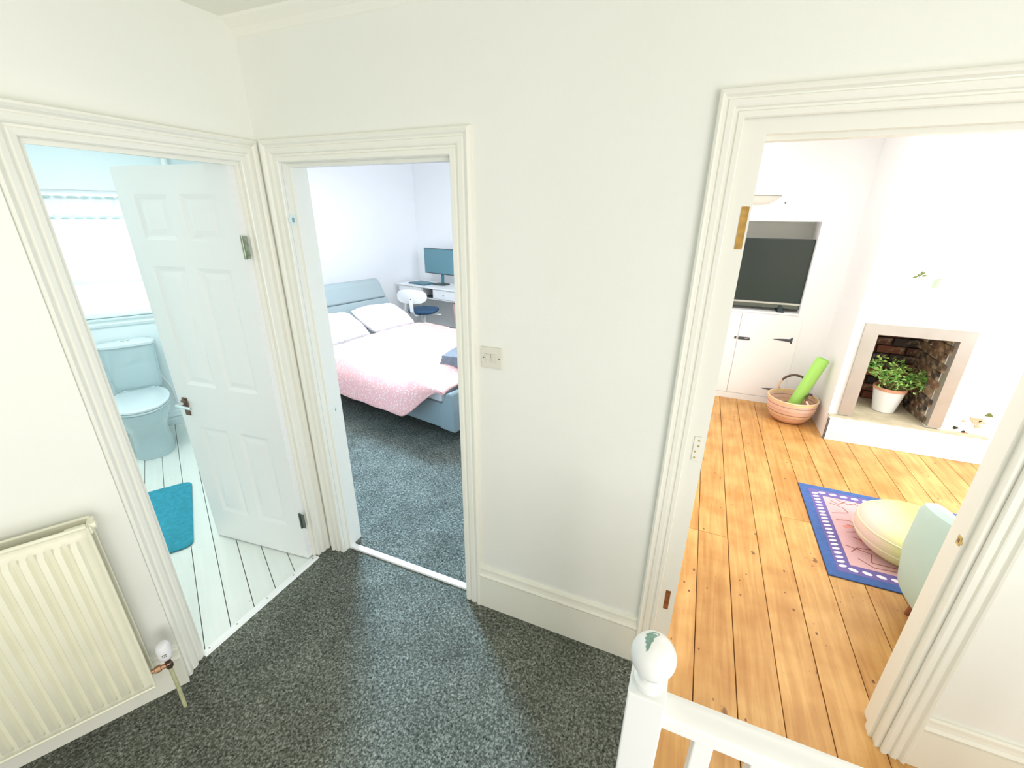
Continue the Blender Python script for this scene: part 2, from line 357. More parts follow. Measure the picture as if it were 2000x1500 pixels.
# ------------------------------------------------------------------ mesh helpers
class MB:
    def __init__(s): s.v = []; s.f = []; s.mi = []
    def add(s, vs, fs, mi=0):
        o = len(s.v); s.v += [tuple(p) for p in vs]
        for f in fs: s.f.append(tuple(i+o for i in f)); s.mi.append(mi)
        return s
    def box(s, a, b, mi=0):
        x0, y0, z0 = a; x1, y1, z1 = b
        if x0 > x1: x0, x1 = x1, x0
        if y0 > y1: y0, y1 = y1, y0
        if z0 > z1: z0, z1 = z1, z0
        return s.add([(x0,y0,z0),(x1,y0,z0),(x1,y1,z0),(x0,y1,z0),(x0,y0,z1),(x1,y0,z1),(x1,y1,z1),(x0,y1,z1)],
                     [(0,3,2,1),(4,5,6,7),(0,1,5,4),(1,2,6,5),(2,3,7,6),(3,0,4,7)], mi)
    def loft(s, rings, cap0=True, cap1=True, mi=0):
        n = len(rings[0]); o = len(s.v)
        for r in rings: s.v += [tuple(p) for p in r]
        for k in range(len(rings)-1):
            for i in range(n):
                j = (i+1) % n
                s.f.append((o+k*n+i, o+k*n+j, o+(k+1)*n+j, o+(k+1)*n+i)); s.mi.append(mi)
        if cap0: s.f.append(tuple(o+i for i in reversed(range(n)))); s.mi.append(mi)
        if cap1: s.f.append(tuple(o+(len(rings)-1)*n+i for i in range(n))); s.mi.append(mi)
        return s
    def lathe(s, prof, c=(0,0,0), n=32, mi=0, sx=1, sy=1, cap=True):
        rings = [[(c[0]+r*sx*math.cos(2*PI*i/n), c[1]+r*sy*math.sin(2*PI*i/n), c[2]+z) for i in range(n)] for r, z in prof]
        return s.loft(rings, cap, cap, mi)
    def tube(s, pts, r, n=10, mi=0, cap=True):
        pts = [Vector(p) for p in pts]; rings = []
        rr = r if isinstance(r, (list, tuple)) else [r]*len(pts)
        t0 = (pts[1]-pts[0]).normalized()
        a = t0.cross(Vector((0,0,1)))
        if a.length < .1: a = t0.cross(Vector((1,0,0)))
        a.normalize()
        for i, p in enumerate(pts):
            t = (pts[min(i+1, len(pts)-1)]-pts[max(i-1, 0)]).normalized()
            a = (a - t*a.dot(t)).normalized(); b = t.cross(a)
            rings.append([p + (a*math.cos(2*PI*k/n)+b*math.sin(2*PI*k/n))*rr[i] for k in range(n)])
        return s.loft(rings, cap, cap, mi)
    def prism(s, poly, z0, z1, mi=0):
        n = len(poly)
        return s.add([(x,y,z0) for x,y in poly]+[(x,y,z1) for x,y in poly],
                     [tuple(reversed(range(n))), tuple(range(n, 2*n))]+[(i,(i+1)%n,n+(i+1)%n,n+i) for i in range(n)], mi)
    def grid(s, fn, nu, nv, mi=0, closed=False):
        o = len(s.v)
        for j in range(nv+1):
            for i in range(nu+1): s.v.append(tuple(fn(i/nu, j/nv)))
        for j in range(nv):
            for i in range(nu):
                a = o+j*(nu+1)+i
                s.f.append((a, a+1, a+nu+2, a+nu+1)); s.mi.append(mi)
        return s

def obj(name, mb, mats, parent=None, smooth=False, bevel=0, label=None, cat=None, group=None, kind=None, loc=None, rotz=None, solid=0, subsurf=0, seg=2):
    me = bpy.data.meshes.new(name)
    me.from_pydata(mb.v, [], mb.f)
    if not isinstance(mats, (list, tuple)): mats = [mats]
    for x in mats: me.materials.append(x)
    if len(mats) > 1:
        me.polygons.foreach_set('material_index', mb.mi)
    bm = bmesh.new(); bm.from_mesh(me); bmesh.ops.recalc_face_normals(bm, faces=bm.faces); bm.to_mesh(me); bm.free()
    if smooth:
        for p in me.polygons: p.use_smooth = True
        if smooth != 'all':
            try: me.set_sharp_from_angle(angle=math.radians(40))
            except Exception: pass
    me.update()
    o = bpy.data.objects.new(name, me); COL.objects.link(o)
    if parent is not None: o.parent = parent
    if loc is not None: o.location = loc
    if rotz is not None: o.rotation_euler = (0, 0, rotz)
    if solid:
        md = o.modifiers.new('solid', 'SOLIDIFY'); md.thickness = solid; md.offset = 0
    if bevel:
        md = o.modifiers.new('bevel', 'BEVEL'); md.width = bevel; md.segments = seg; md.limit_method = 'ANGLE'; md.angle_limit = math.radians(35)
    if subsurf:
        md = o.modifiers.new('sub', 'SUBSURF'); md.levels = subsurf; md.render_levels = subsurf
    tag(o, label, cat, group, kind)
    return o
def tag(o, label=None, cat=None, group=None, kind=None):
    if label: o['label'] = label
    if cat: o['category'] = cat
    if group: o['group'] = group
    if kind: o['kind'] = kind
def thing(name, label, cat, loc=(0,0,0), rotz=0, group=None, kind=None):
    o = bpy.data.objects.new(name, None); COL.objects.link(o)
    o.location = loc; o.rotation_euler = (0, 0, rotz); o.empty_display_size = .1
    tag(o, label, cat, group, kind); return o

def clip_poly(poly, a, b, c):
    """keep points with a*x+b*y<=c"""
    out = []
    for i in range(len(poly)):
        p, q = poly[i], poly[(i+1) % len(poly)]
        dp, dq = a*p[0]+b*p[1]-c, a*q[0]+b*q[1]-c
        if dp <= 0: out.append(p)
        if (dp < 0 < dq) or (dq < 0 < dp):
            t = dp/(dp-dq); out.append((p[0]+t*(q[0]-p[0]), p[1]+t*(q[1]-p[1])))
    return out
def rot2(p, ang): return (p[0]*math.cos(ang)-p[1]*math.sin(ang), p[0]*math.sin(ang)+p[1]*math.cos(ang))

def wall_with_hole(mb, axis, p0, p1, t0, t1, z0, z1, holes):
    """axis 'x': wall runs along x from p0 to p1, thickness y t0..t1; holes (a0,a1,zb,zt)"""
    hs = sorted(holes); cur = p0
    def bx(a0, a1, za, zb):
        if a1-a0 < 1e-4 or zb-za < 1e-4: return
        if axis == 'x': mb.box((a0, t0, za), (a1, t1, zb))
        else: mb.box((t0, a0, za), (t1, a1, zb))
    for a0, a1, zb, zt in hs:
        bx(cur, a0, z0, z1); bx(a0, a1, z0, zb); bx(a0, a1, zt, z1); cur = a1
    bx(cur, p1, z0, z1)
    return mb

def sweep_arch(mb, a0, a1, zt, prof, fn, zb=0):
    """prof: list of (w outward, d out of wall). fn(a,z,d)->xyz. mitred around an opening"""
    stations = []
    for k in range(4):
        ring = []
        for wd, d in prof:
            if k == 0: ring.append(fn(a0-wd, zb, d))
            if k == 1: ring.append(fn(a0-wd, zt+wd, d))
            if k == 2: ring.append(fn(a1+wd, zt+wd, d))
            if k == 3: ring.append(fn(a1+wd, zb, d))
        stations.append(ring)
    mb.loft(stations, True, True)
    return mb
def arch_prof(wd, d=.022):
    k = wd/.07
    return [(0, -.002), (0, .010), (.003*k, .013), (.016*k, .013), (.019*k, .008), (.024*k, .008), (.027*k, .015), (.031*k, .017), (.044*k, .017),
            (.047*k, .012), (.050*k, .013), (.056*k, d), (.062*k, d+.003), (.068*k, d), (.07*k, .016), (.07*k, -.002)]

# ------------------------------------------------------------------ layout constants
YW = 1.43; YB = 1.55          # front wall faces
XL = -1.745                   # left door wall face
CEIL = 2.455
A29 = math.radians(61)        # bathroom frame rotation
W0 = (-4.17, 2.04, 0)         # back wall of bathroom origin
def bath(t, wv): 
    x, y = rot2((t, wv), A29); return (W0[0]+x, W0[1]+y)
ABED = math.radians(-11.5)
def bed(u, v): return rot2((u, v), ABED)

# ------------------------------------------------------------------ structure
mb = MB()
wall_with_hole(mb, 'x', XL-.13, 2.5, YW, YB, 0, CEIL+.02, [(-1.63, -.825, 0, 1.99), (.045, .915, 0, 2.035)])
obj('wall_front', mb, M['wall'], kind='structure', label='cream white hall wall between the bedroom and living room doorways', cat='wall')
mb = MB()
wall_with_hole(mb, 'y', .62, YW, XL-.12, XL, 0, CEIL+.02, [(.69, 1.365, 0, 1.985)])
obj('wall_left', mb, M['wall'], kind='structure', label='cream white hall wall around and above the bathroom doorway', cat='wall')
# angled radiator wall
RW = (-1.69, .612)
mb = MB(); mb.box((-2.6, 0, 0), (-.0, .1, CEIL+.02))
obj('wall_left_rear', mb, M['wall'], kind='structure', loc=(RW[0], RW[1], 0), rotz=A29, label='cream hall wall behind the ribbed radiator', cat='wall')
mb = MB(); mb.box((-2.9, -1.9, CEIL), (2.5, YW+.06, CEIL+.05))
obj('ceiling', mb, M['ceil'], kind='structure', label='pale cream ceiling over the hall', cat='ceiling')
# cove on front wall
mb = MB()
pf = [(YW, CEIL), (YW-.05, CEIL), (YW-.045, CEIL-.008), (YW-.02, CEIL-.03), (YW-.006, CEIL-.05), (YW, CEIL-.055)]
mb.loft([[(XL, y, z) for y, z in pf], [(2.5, y, z) for y, z in pf]])
obj('trim_1', mb, M['ceil'], kind='structure', label='narrow cream cove along top of hall wall', cat='coving')

# other rooms: walls and ceilings
mb = MB(); p0 = bed(-5.62, 1.6); 
WALLS = []
def seg_wall(name, p, q, th, z0, z1, mt, label, holes=None):
    dx, dy = q[0]-p[0], q[1]-p[1]; L = math.hypot(dx, dy); mb = MB()
    wall_with_hole(mb, 'x', 0, L, 0, th, z0, z1, holes or [])
    return obj(name, mb, mt, loc=(p[0], p[1], 0), rotz=math.atan2(dy, dx), kind='structure', label=label, cat='wall')
# bedroom: head wall (u=-5.55), back wall (v=5.3)
seg_wall('wall_bedroom_head', bed(-5.55, 2.1), bed(-5.55, 5.35), .1, 0, 2.75, M['white'], 'plain white bedroom wall behind the bed headboard')
seg_wall('wall_bedroom_back', bed(-5.55, 5.32), bed(-.9, 5.32), .1, 0, 2.75, M['white'], 'plain white bedroom wall behind the desk')
seg_wall('wall_bedroom_right', (-.12, 6.5), (-.12, YB), -.1, 0, 2.75, M['white'], 'white bedroom wall shared with the living room')
mb = MB(); poly = [(-6.2, 3.0), (-4.4, 2.9), (-1.86, YB), (-.1, YB), (-.1, 7), (-6.2, 7)]
mb.prism(poly, 2.62, 2.66)
obj('ceiling_bedroom', mb, M['white'], kind='structure', label='white bedroom ceiling', cat='ceiling')
# bathroom / bedroom partition
seg_wall('wall_bathroom_right', bath(.78, .1), bath(.78, -2.42), -.06, 0, 2.7, M['bathwall'], 'pale partition wall between bathroom and bedroom')
seg_wall('wall_bathroom_left', bath(-1.1, -2.6), bath(-1.1, .1), -.06, 0, 2.7, M['bathwall'], 'pale bathroom wall left of the window')
# bathroom back wall with window hole
mb = MB(); wall_with_hole(mb, 'x', -1.1, .8, 0, .16, 0, 2.7, [(-.62, .44, 1.02, 1.93)])
obj('wall_bathroom_back', mb, M['bathwall'], loc=W0, rotz=A29, kind='structure', label='pale blue bathroom wall below and around the window', cat='wall')
mb = MB(); poly = [bath(-1.1, .1), bath(.8, .1), bath(.8, -2.4), (XL-.1, 1.45), (XL-.1, .4), bath(-1.1, -2.6)]
mb.prism(poly, 2.62, 2.66)
obj('ceiling_bathroom', mb, M['bathwall'], kind='structure', label='pale bathroom ceiling', cat='ceiling')
# living room
mb = MB(); wall_with_hole(mb, 'x', -.12, 1.2, 4.80, 5.0, 0, 2.75, [(-.1, .922, .0, 1.752)])
obj('wall_living_alcove', mb, M['white'], kind='structure', label='white alcove wall around the television niche', cat='wall')
mb = MB(); wall_with_hole(mb, 'x', 1.2, 2.75, 4.19, 4.84, 0, 2.75, [(1.36, 1.865, .22, .94)])
obj('wall_chimney_breast', mb, M['white'], kind='structure', label='white chimney breast with the small square fireplace', cat='wall')
seg_wall('wall_living_left', (-.02, YB), (-.02, 5.0), .09, 0, 2.75, M['white'], 'white living room wall left of the doorway')
mb = MB(); mb.box((2.75, 4.8, 0), (3.6, 4.9, 2.75)); 
obj('wall_living_back', mb, M['white'], kind='structure', label='white living room wall right of the chimney breast', cat='wall')
mb = MB(); mb.box((3.5, YB, 0), (3.6, 4.9, 2.75))
obj('wall_living_right', mb, M['white'], kind='structure', label='white living room wall on the far right', cat='wall')
mb = MB(); mb.box((-.1, YB, 2.62), (3.6, 5.0, 2.66))
obj('ceiling_living', mb, M['white'], kind='structure', label='white living room ceiling', cat='ceiling')

# ------------------------------------------------------------------ floors
mb = MB(); mb.prism([(XL-.01, .60), (XL-.01, YW+.04), (-.005, YW+.04), (-.005, .6), (-.005, -1.6), (-2.7, -1.6)], -.03, 0)
obj('floor', mb, M['carpet'], kind='structure', label='flecked grey carpet covering the hall landing', cat='carpet')
mb = MB(); mb.prism([(-1.66, YW+.062), (-.8, YW+.062), (-.8, YB), (-.12, YB), (-.12, 6.6), (-6.2, 6.6), (-6.2, 3.0), bath(.8, 0), bath(.8, -1.2), (-1.87, 1.6), (-1.87, YB), (-1.66, YB)], -.03, .002)
obj('floor_bedroom', mb, M['carpet'], kind='structure', label='flecked grey carpet on the bedroom floor', cat='carpet')
mb = MB(); mb.box((-.01, .70, -.10), (3.6, 5.2, -.03))
fl = obj('floor_living', mb, M['dark'], kind='structure', label='varnished pine floorboards of the living room and landing', cat='floor')
k = 0
edges = [.23+.163*i for i in range(-3, 21)]
edges = [e+rnd.uniform(-.004, .004) if not .2 < e < .6 else e for e in edges]
for i in range(len(edges)-1):
    x0, x1 = edges[i]+.0018, edges[i+1]-.0018
    x0 = max(x0, 0.0); 
    if x1 < .02: continue
    c = (edges[i]+edges[i+1])/2
    if c < .23 or (.23 < c < .39): js = [2.432]
    elif .70 < c < .9: js = [2.787]
    else: js = [rnd.choice([2.1, 3.4, 3.75, 2.55, 3.1])] if c > 1.0 else []
    ys = [.71]+js+[4.84]
    for a, b_ in zip(ys[:-1], ys[1:]):
        mb = MB(); dz = rnd.uniform(-.0012, .0008)
        cx, cy = (x0+x1)/2, (a+b_)/2
        mb.box((x0-cx, a+.0012-cy, -.03), (x1-cx, b_-.0012-cy, dz))
        obj('plank', mb, M['plank'], parent=fl, bevel=.0012, seg=1, loc=(cx, cy, 0))
# bathroom boards
mb = MB(); mb.prism([bath(-1.1, .1), bath(.78, .1), bath(.78, -2.4), (XL-.02, 1.42), (XL-.02, .45), bath(-1.1, -2.6)], -.10, -.03)
fb = obj('floor_bathroom', mb, M['dark'], kind='structure', label='white painted floorboards of the bathroom', cat='floor')
tt = .015-.106*10
while tt < .78:
    t0, t1 = tt+.0016, min(tt+.106, .78)-.0016
    segs = [(-3.6, .02)]
    for (wa, wb) in segs:
        poly = [bath(t0, wa), bath(t1, wa), bath(t1, wb), bath(t0, wb)]
        poly = clip_poly(poly, 1, 0, XL-.008)
        poly = clip_poly(poly, 0, -1, -.45)
        poly = clip_poly(poly, 0, 1, 99) if len(poly) > 2 else poly
        if len(poly) < 3: continue
        lc = [rot2((p[0]-W0[0], p[1]-W0[1]), -A29) for p in poly]
        mb = MB(); mb.prism(lc, -.03, rnd.uniform(-.001, .0005))
        obj('plank', mb, M['bplank'], parent=fb, bevel=.001, seg=1, loc=W0, rotz=A29)
    tt += .106
# thresholds
mb = MB(); mb.add([(XL-.012,.70,0),(XL+.028,.70,0),(XL+.028,1.335,0),(XL-.012,1.335,0),(XL-.006,.70,.007),(XL+.018,.70,.007),(XL+.018,1.335,.007),(XL-.006,1.335,.007)],
   [(0,3,2,1),(4,5,6,7),(0,1,5,4),(1,2,6,5),(2,3,7,6),(3,0,4,7)])
th = obj('threshold_strip', mb, M['whitewood'], label='white metal strip across the bathroom doorway floor', cat='threshold')
for y in (.73, .86, 1.02, 1.18, 1.31):
    mb = MB(); mb.lathe([(.004, .0065), (.0035, .009), (0.001, .0095)], (XL+.006, y, 0), 10)
    obj('screw', mb, M['screw'], parent=th, smooth=True)
mb = MB(); mb.box((-1.62, 1.462, -.02), (-.832, 1.495, .012))
obj('threshold_strip', mb, M['whitewood'], bevel=.004, label='white strip across the bedroom doorway between two carpets', cat='threshold')

# ------------------------------------------------------------------ skirting, architraves, linings
def skirting(name, p, q, h, label, cov=.045, rot=None):
    """along local x, room side at -y"""
    dx, dy = q[0]-p[0], q[1]-p[1]; L = math.hypot(dx, dy)
    pf = [(0, 0), (-.018, 0), (-.018, h-.062), (-.012, h-.060), (-.012, h-.056), (-.020, h-.052), (-.022, h-.046), (-.016, h-.034), (-.013, h-.022), (-.012, h-.008), (-.008, h), (0, h)]
    mb = MB(); mb.loft([[(0, y, z) for y, z in pf], [(L, y, z) for y, z in pf]])
    return obj(name, mb, M['skirt'], loc=(p[0], p[1], 0), rotz=math.atan2(dy, dx), kind='structure', label=label, cat='skirting board')
skirting('baseboard_front', (-.752, YW), (-.02, YW), .238, 'moulded cream skirting board between the two doorways')
skirting('baseboard_front_right', (.925, YW), (2.5, YW), .238, 'moulded cream skirting board right of living room doorway')
q = rot2((-2.4, 0), A29)
skirting('baseboard_left', (RW[0]+q[0], RW[1]+q[1]), (RW[0], RW[1]), .19, 'cream skirting board under the radiator')
q = bath(-1.1, 0); q2 = bath(.78, 0)
o = skirting('baseboard_bathroom', q, q2, .13, 'white skirting board behind the toilet'); o.data.materials[0] = M['bathwall']
mb = MB()
pf = [(0, .93), (-.012, .93), (-.02, .95), (-.012, .958), (-.012, .972), (-.028, .985), (-.03, .998), (0, 1.0)]
mb.loft([[(-1.1, y, z) for y, z in pf], [(.78, y, z) for y, z in pf]])
obj('trim_8', mb, M['bathwall'], loc=W0, rotz=A29, kind='structure', label='moulded dado rail along the bathroom wall under window', cat='dado rail')

mb = MB(); sweep_arch(mb, -1.62, -.832, 1.98, arch_prof(.082, .02), lambda a, z, d: (a, YW-d, z))
obj('trim_2', mb, M['gloss'], kind='structure', smooth=False, label='moulded cream architrave around the bedroom doorway', cat='architrave')
mb = MB(); sweep_arch(mb, .047, .862, 2.032, arch_prof(.068, .022), lambda a, z, d: (a, YW-d, z))
obj('trim_3', mb, M['gloss'], kind='structure', label='moulded cream architrave around the living room doorway', cat='architrave')
# bathroom architrave (left upright turned slightly towards the camera)
pfb = arch_prof(.082, .02)
def fb_(a, z, d):
    x = XL+d; y = a
    if a < .70:
        k = (.70-a)/.082; x += .030*k*(1 if d > 0 else 0)
    return (x, y, z)
mb = MB(); sweep_arch(mb, .70, 1.345, 1.98, pfb, fb_)
obj('trim_4', mb, M['gloss'], kind='structure', label='moulded cream architrave around the bathroom doorway', cat='architrave')
# linings (jambs with stops)
def lining(name, axis, a0, a1, zt, t0, t1, stop, label, th=.0):
    mb = MB()
    s0, s1 = stop
    def bx(a, b_, z, zz, tt0, tt1):
        if axis == 'x': mb.box((a, tt0, z), (b_, tt1, zz))
        else: mb.box((tt0, a, z), (tt1, b_, zz))
    bx(a0-.02, a0, 0, zt, t0, t1); bx(a1, a1+.02, 0, zt, t0, t1); bx(a0-.02, a1+.02, zt, zt+.02, t0, t1)
    bx(a0, a0+.012, 0, zt-.012, s0, s1); bx(a1-.012, a1, 0, zt-.012, s0, s1); bx(a0, a1, zt-.012, zt, s0, s1)
    return obj(name, mb, M['gloss'], kind='structure', label=label, cat='door lining')
lining('trim_5', 'x', -1.618, -.834, 1.978, YW+.003, YB+.01, (YW+.03, YW+.07), 'cream timber lining inside the bedroom doorway')
lining('trim_6', 'y', .702, 1.343, 1.978, XL-.125, XL-.003, (XL-.03, XL-.006), 'cream timber lining inside the bathroom doorway')
mb = MB()
mb.box((.040, YW+.004, 0), (.104, YB+.01, 2.04)); mb.box((.848, YW+.004, 0), (.92, YB+.01, 2.04)); mb.box((.104, YW+.004, 1.996), (.848, YB+.01, 2.04))
mb.box((.836, YW+.035, 0), (.848, YW+.075, 1.984)); mb.box((.104, YW+.035, 1.984), (.848, YW+.075, 1.996))
obj('trim_7', mb, M['gloss'], kind='structure', label='wide cream timber lining inside the living room doorway', cat='door lining')

# hinge recesses on the living room lining
def recess(x0, x1, z0, z1, mt, label, y=YW+.0035):
    mb = MB(); mb.box((x0, y-.0012, z0), (x1, y+.001, z1))
    return obj('hinge_recess', mb, mt, label=label, cat='hinge recess')
recess(.079, .0985, 1.71, 1.822, M['mortise'], 'bare orange wood hinge recess high on living room doorframe')
recess(.066, .084, .327, .422, M['mortised'], 'dark brown wood hinge recess low on living room doorframe')
hp = thing('hinge_plate', 'painted hinge plate with four brass screws at middle of doorframe', 'hinge', (.080, YW+.002, 1.062))
mb = MB(); mb.box((-.012, -.0018, -.046), (.012, .001, .046)); obj('plate', mb, M['gloss'], parent=hp, bevel=.001)
for dx, dz in ((.003, .032), (.004, .012), (-.004, -.010), (-.003, -.033)):
    mb = MB(); rr = [[(dx+r*math.cos(2*PI*i/12), -d, dz+r*math.sin(2*PI*i/12)) for i in range(12)] for r, d in ((.0035, .0018), (.0034, .0030), (.0015, .0034))]
    mb.loft(rr); obj('screw', mb, M['brass'], parent=hp, smooth=True)
def strike(x, y, z, h, wd, label, nx):
    t = thing('strike_plate', label, 'strike plate', (x, y, z))
    mb = MB(); mb.box((0, -wd/2, -h/2), (nx*.002, wd/2, h/2)); mb.box((0, -wd/2-.008, -h/5), (nx*.002, -wd/2, h/5))
    obj('plate', mb, M['keeper'] if nx > 0 else M['brass'], parent=t, bevel=.0006)
    mb = MB(); mb.box((nx*.002, -wd/5, -h/5), (nx*.0026, wd/5, h/5)); obj('latch_hole', mb, M['keeperhole'] if nx > 0 else M['bronze'], parent=t)
    return t
strike(-1.618, YW+.014, 1.764, .042, .03, 'shiny silver keeper plate high on the bedroom doorframe', 1)
strike(-1.618, YW+.082, .853, .035, .014, 'small silver latch plate at mid height on bedroom doorframe', 1)
strike(.836, YW+.05, .90, .03, .02, 'small worn brass latch plate on right living room doorframe', -1)

# ------------------------------------------------------------------ bathroom door
D = thing('door_1', 'white six panel bathroom door standing open into the bathroom', 'door', (-1.762, 1.302, 0), math.radians(186.2), kind='structure')
DW, DH, DT = .645, 1.972, .036
mb = MB()
cols = [(.098, .288), (.357, .547)]
rows = [(.205, .742), (.978, 1.562), (1.675, 1.862)]
xs = [0, cols[0][0], cols[0][1], cols[1][0], cols[1][1], DW]
zs = [.008, rows[0][0], rows[0][1], rows[1][0], rows[1][1], rows[2][0], rows[2][1], DH]
for i in range(5):
    for j in range(7):
        if i in (1, 3) and j in (1, 3, 5): continue
        mb.box((xs[i], -DT, zs[j]), (xs[i+1], 0, zs[j+1]))
bm_ = obj('leaf', mb, M['whitewood'], parent=D)
for c0, c1 in cols:
    for r0, r1 in rows:
        mb = MB()
        def rr(ins, y): return [(c0+ins, y, r0+ins), (c1-ins, y, r0+ins), (c1-ins, y, r1-ins), (c0+ins, y, r1-ins)]
        mb.loft([rr(0, -DT+.002), rr(0, 0), rr(.008, -.003), rr(.018, -.007), rr(.024, -.007), rr(.046, -.003)], True, True)
        obj('panel', mb, M['whitewood'], parent=D)
for z in (1.657, .265):
    mb = MB(); mb.box((-.030, .001, z-.045), (-.004, .004, z+.045)); mb.box((-.002, .001, z-.045), (.006, .0035, z+.045))
    h = obj('hinge', mb, M['steel'] if z > 1 else M['darksteel'], parent=D, bevel=.0006, label='worn metal hinge')
    mb = MB(); mb.lathe([(.0055, -.047), (.0055, .047)], (-.004, .004, z), 12); obj('knuckle', mb, M['steel'] if z > 1 else M['darksteel'], parent=h, smooth=True)
mb = MB()
mb.box((.578, .0, .80), (.612, .006, .90))
h = obj('door_handle', mb, M['bronze'], parent=D, bevel=.003, label='brown and chrome lever handle')
mb = MB(); mb.tube([(.595, .004, .872), (.595, .045, .872)], .008, 12); mb.tube([(.597, .045, .872), (.56, .050, .872), (.50, .050, .868)], [.009, .008, .007], 12)
obj('lever', mb, M['chrome'], parent=h, smooth=True)
mb = MB(); mb.lathe([(.022, 0), (.022, .006), (.012, .01)], (0, 0, 0), 20)
mb.v = [(.595+x, .004+z, .872+y) for x, y, z in mb.v]
obj('rose', mb, M['bronze'], parent=h, smooth=True)
mb = MB(); mb.box((DW-.001, -DT+.006, .84), (DW+.001, -.006, .90)); mb.box((DW, -DT*.62, .862), (DW+.009, -DT*.38, .878))
obj('latch', mb, M['chrome'], parent=D)
mb = MB(); mb.tube([(.60, -DT, .872), (.60, -DT-.045, .872), (.54, -DT-.05, .872)], .008, 12)
obj('door_handle', mb, M['chrome'], parent=D, smooth=True)

# ------------------------------------------------------------------ light switch
S = thing('light_switch', 'white double rocker light switch beside the bedroom doorway', 'light switch', (-.684, YW, 1.284))
mb = MB(); mb.box((-.044, -.008, -.042), (.044, 0, .042)); obj('plate', mb, M['switch'], parent=S, bevel=.003)
for dx in (-.0125, .0125):
    mb = MB(); mb.add([(dx-.011, -.008, -.016), (dx+.011, -.008, -.016), (dx+.011, -.008, .016), (dx-.011, -.008, .016), (dx-.011, -.0095, -.016), (dx+.011, -.0095, -.016), (dx+.011, -.0135, .016), (dx-.011, -.0135, .016)],
                      [(0,3,2,1),(4,5,6,7),(0,1,5,4),(1,2,6,5),(2,3,7,6),(3,0,4,7)])
    obj('rocker', mb, M['switch'], parent=S, bevel=.001)
for dx in (-.033, .033):
    mb = MB(); mb.loft([[(dx+r*math.cos(2*PI*i/12), -d, r*math.sin(2*PI*i/12)) for i in range(12)] for r, d in ((.0035, .0078), (.0033, .0092), (.001, .0094))])
    obj('screw', mb, M['screw'], parent=S, smooth=True)

# ------------------------------------------------------------------ radiator
RAD = thing('radiator', 'cream ribbed double panel radiator on the left wall', 'radiator', (RW[0], RW[1], 0), A29)
X1, X0 = -.078, -1.20
def rib_profile(yface, amp, x0, x1, pitch):
    pts = []; n = int((x1-x0-.04)/pitch); st = x1-.02-n*pitch
    pts.append((x0, yface+.004))
    for i in range(n):
        b0 = st+i*pitch
        for a, d in ((0.0, 0), (.12, 0), (.30, amp), (.66, amp), (.84, 0)):
            pts.append((b0+a*pitch, yface+.004-d))
    pts.append((x1, yface+.004)); return pts
pr = rib_profile(-.122, .013, X0, X1, .0362)
ZB, ZT = .155, .885
mb = MB(); rings = []
for z, k in ((ZB, 0), (ZB+.028, 0), (ZB+.045, 1), (ZT-.055, 1), (ZT-.036, 0), (ZT, 0)):
    rings.append([(x, (-.118 if not k else y), z) for x, y in pr])
n = len(pr)
for r in rings: mb.v += r
for kk in range(len(rings)-1):
    for i in range(n-1):
        a = kk*n+i; mb.f.append((a, a+1, a+n+1, a+n)); mb.mi.append(0)
obj('front_panel', mb, M['rad'], parent=RAD, solid=.003, smooth=True)
mb = MB(); mb.tube([(X0, -.116, ZT+.002), (X1, -.116, ZT+.002)], .0065, 10); mb.tube([(X0, -.116, ZB+.004), (X1, -.116, ZB+.004)], .0065, 10)
mb.tube([(X1, -.116, ZB), (X1, -.116, ZT)], .005, 8)
obj('panel_rim', mb, M['rad'], parent=RAD, smooth=True)
mb = MB(); mb.box((X0, -.045, ZB+.02), (X1, -.033, ZT-.004)); obj('back_panel', mb, M['rad'], parent=RAD, bevel=.003)
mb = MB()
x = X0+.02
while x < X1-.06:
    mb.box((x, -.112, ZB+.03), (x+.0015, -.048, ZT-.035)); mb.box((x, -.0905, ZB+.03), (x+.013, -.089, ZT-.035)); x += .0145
f_ = obj('fins', mb, M['finolive'], parent=RAD); 
mb = MB(); mb.box((X1-.006, -.113, ZT-.030), (X1+.010, -.04, ZT-.006)); mb.box((X1-.055, -.113, ZT-.016), (X1-.006, -.08, ZT-.004))
obj('end_bracket', mb, M['rad'], parent=RAD, bevel=.003)
mb = MB(); mb.lathe([(.012, 0), (.012, .018)], (0, 0, 0), 6); mb.v = [(X1+.001+z, -.092+x, ZT-.012+y) for x, y, z in mb.v]
obj('vent_plug', mb, M['rad'], parent=RAD)
V = thing('radiator_valve', 'white thermostatic valve with copper tail and thin pipe at the radiator end', 'valve', (RW[0], RW[1], 0), A29)
vx, vy = -.022, -.108
mb = MB(); mb.lathe([(.016, .255), (.0215, .262), (.023, .275), (.023, .312), (.020, .322), (.012, .326)], (vx, vy, 0), 24); obj('valve_head', mb, M['plastic'], parent=V, smooth=True)
mb = MB()
for i in range(3):
    for j in range(2): mb.box((vx-.006+i*.005, vy-.0236, .280+j*.008), (vx-.003+i*.005, vy-.0228, .285+j*.008))
mb.v = [(x_, y_, z_) for x_, y_, z_ in mb.v]
obj('dial_marks', mb, M['screw'], parent=V)
mb = MB(); mb.lathe([(.011, .205), (.013, .212), (.013, .228), (.010, .232), (.010, .246), (.014, .248), (.014, .256)], (vx, vy, 0), 6); obj('valve_body', mb, M['bronze'], parent=V, bevel=.001)
mb = MB(); mb.lathe([(.009, 0), (.009, .014), (.013, .016), (.013, .032), (.009, .034), (.008, .05)], (0, 0, 0), 12); mb.v = [(vx-.008-z, vy+x, .222+y) for x, y, z in mb.v]
obj('union_nut', mb, M['copper'], parent=V)
mb = MB(); mb.tube([(vx, vy, .21), (vx+.001, vy-.004, .1), (vx+.002, vy-.018, .004)], .0068, 12); obj('pipe', mb, M['pipe'], parent=V, smooth=True)

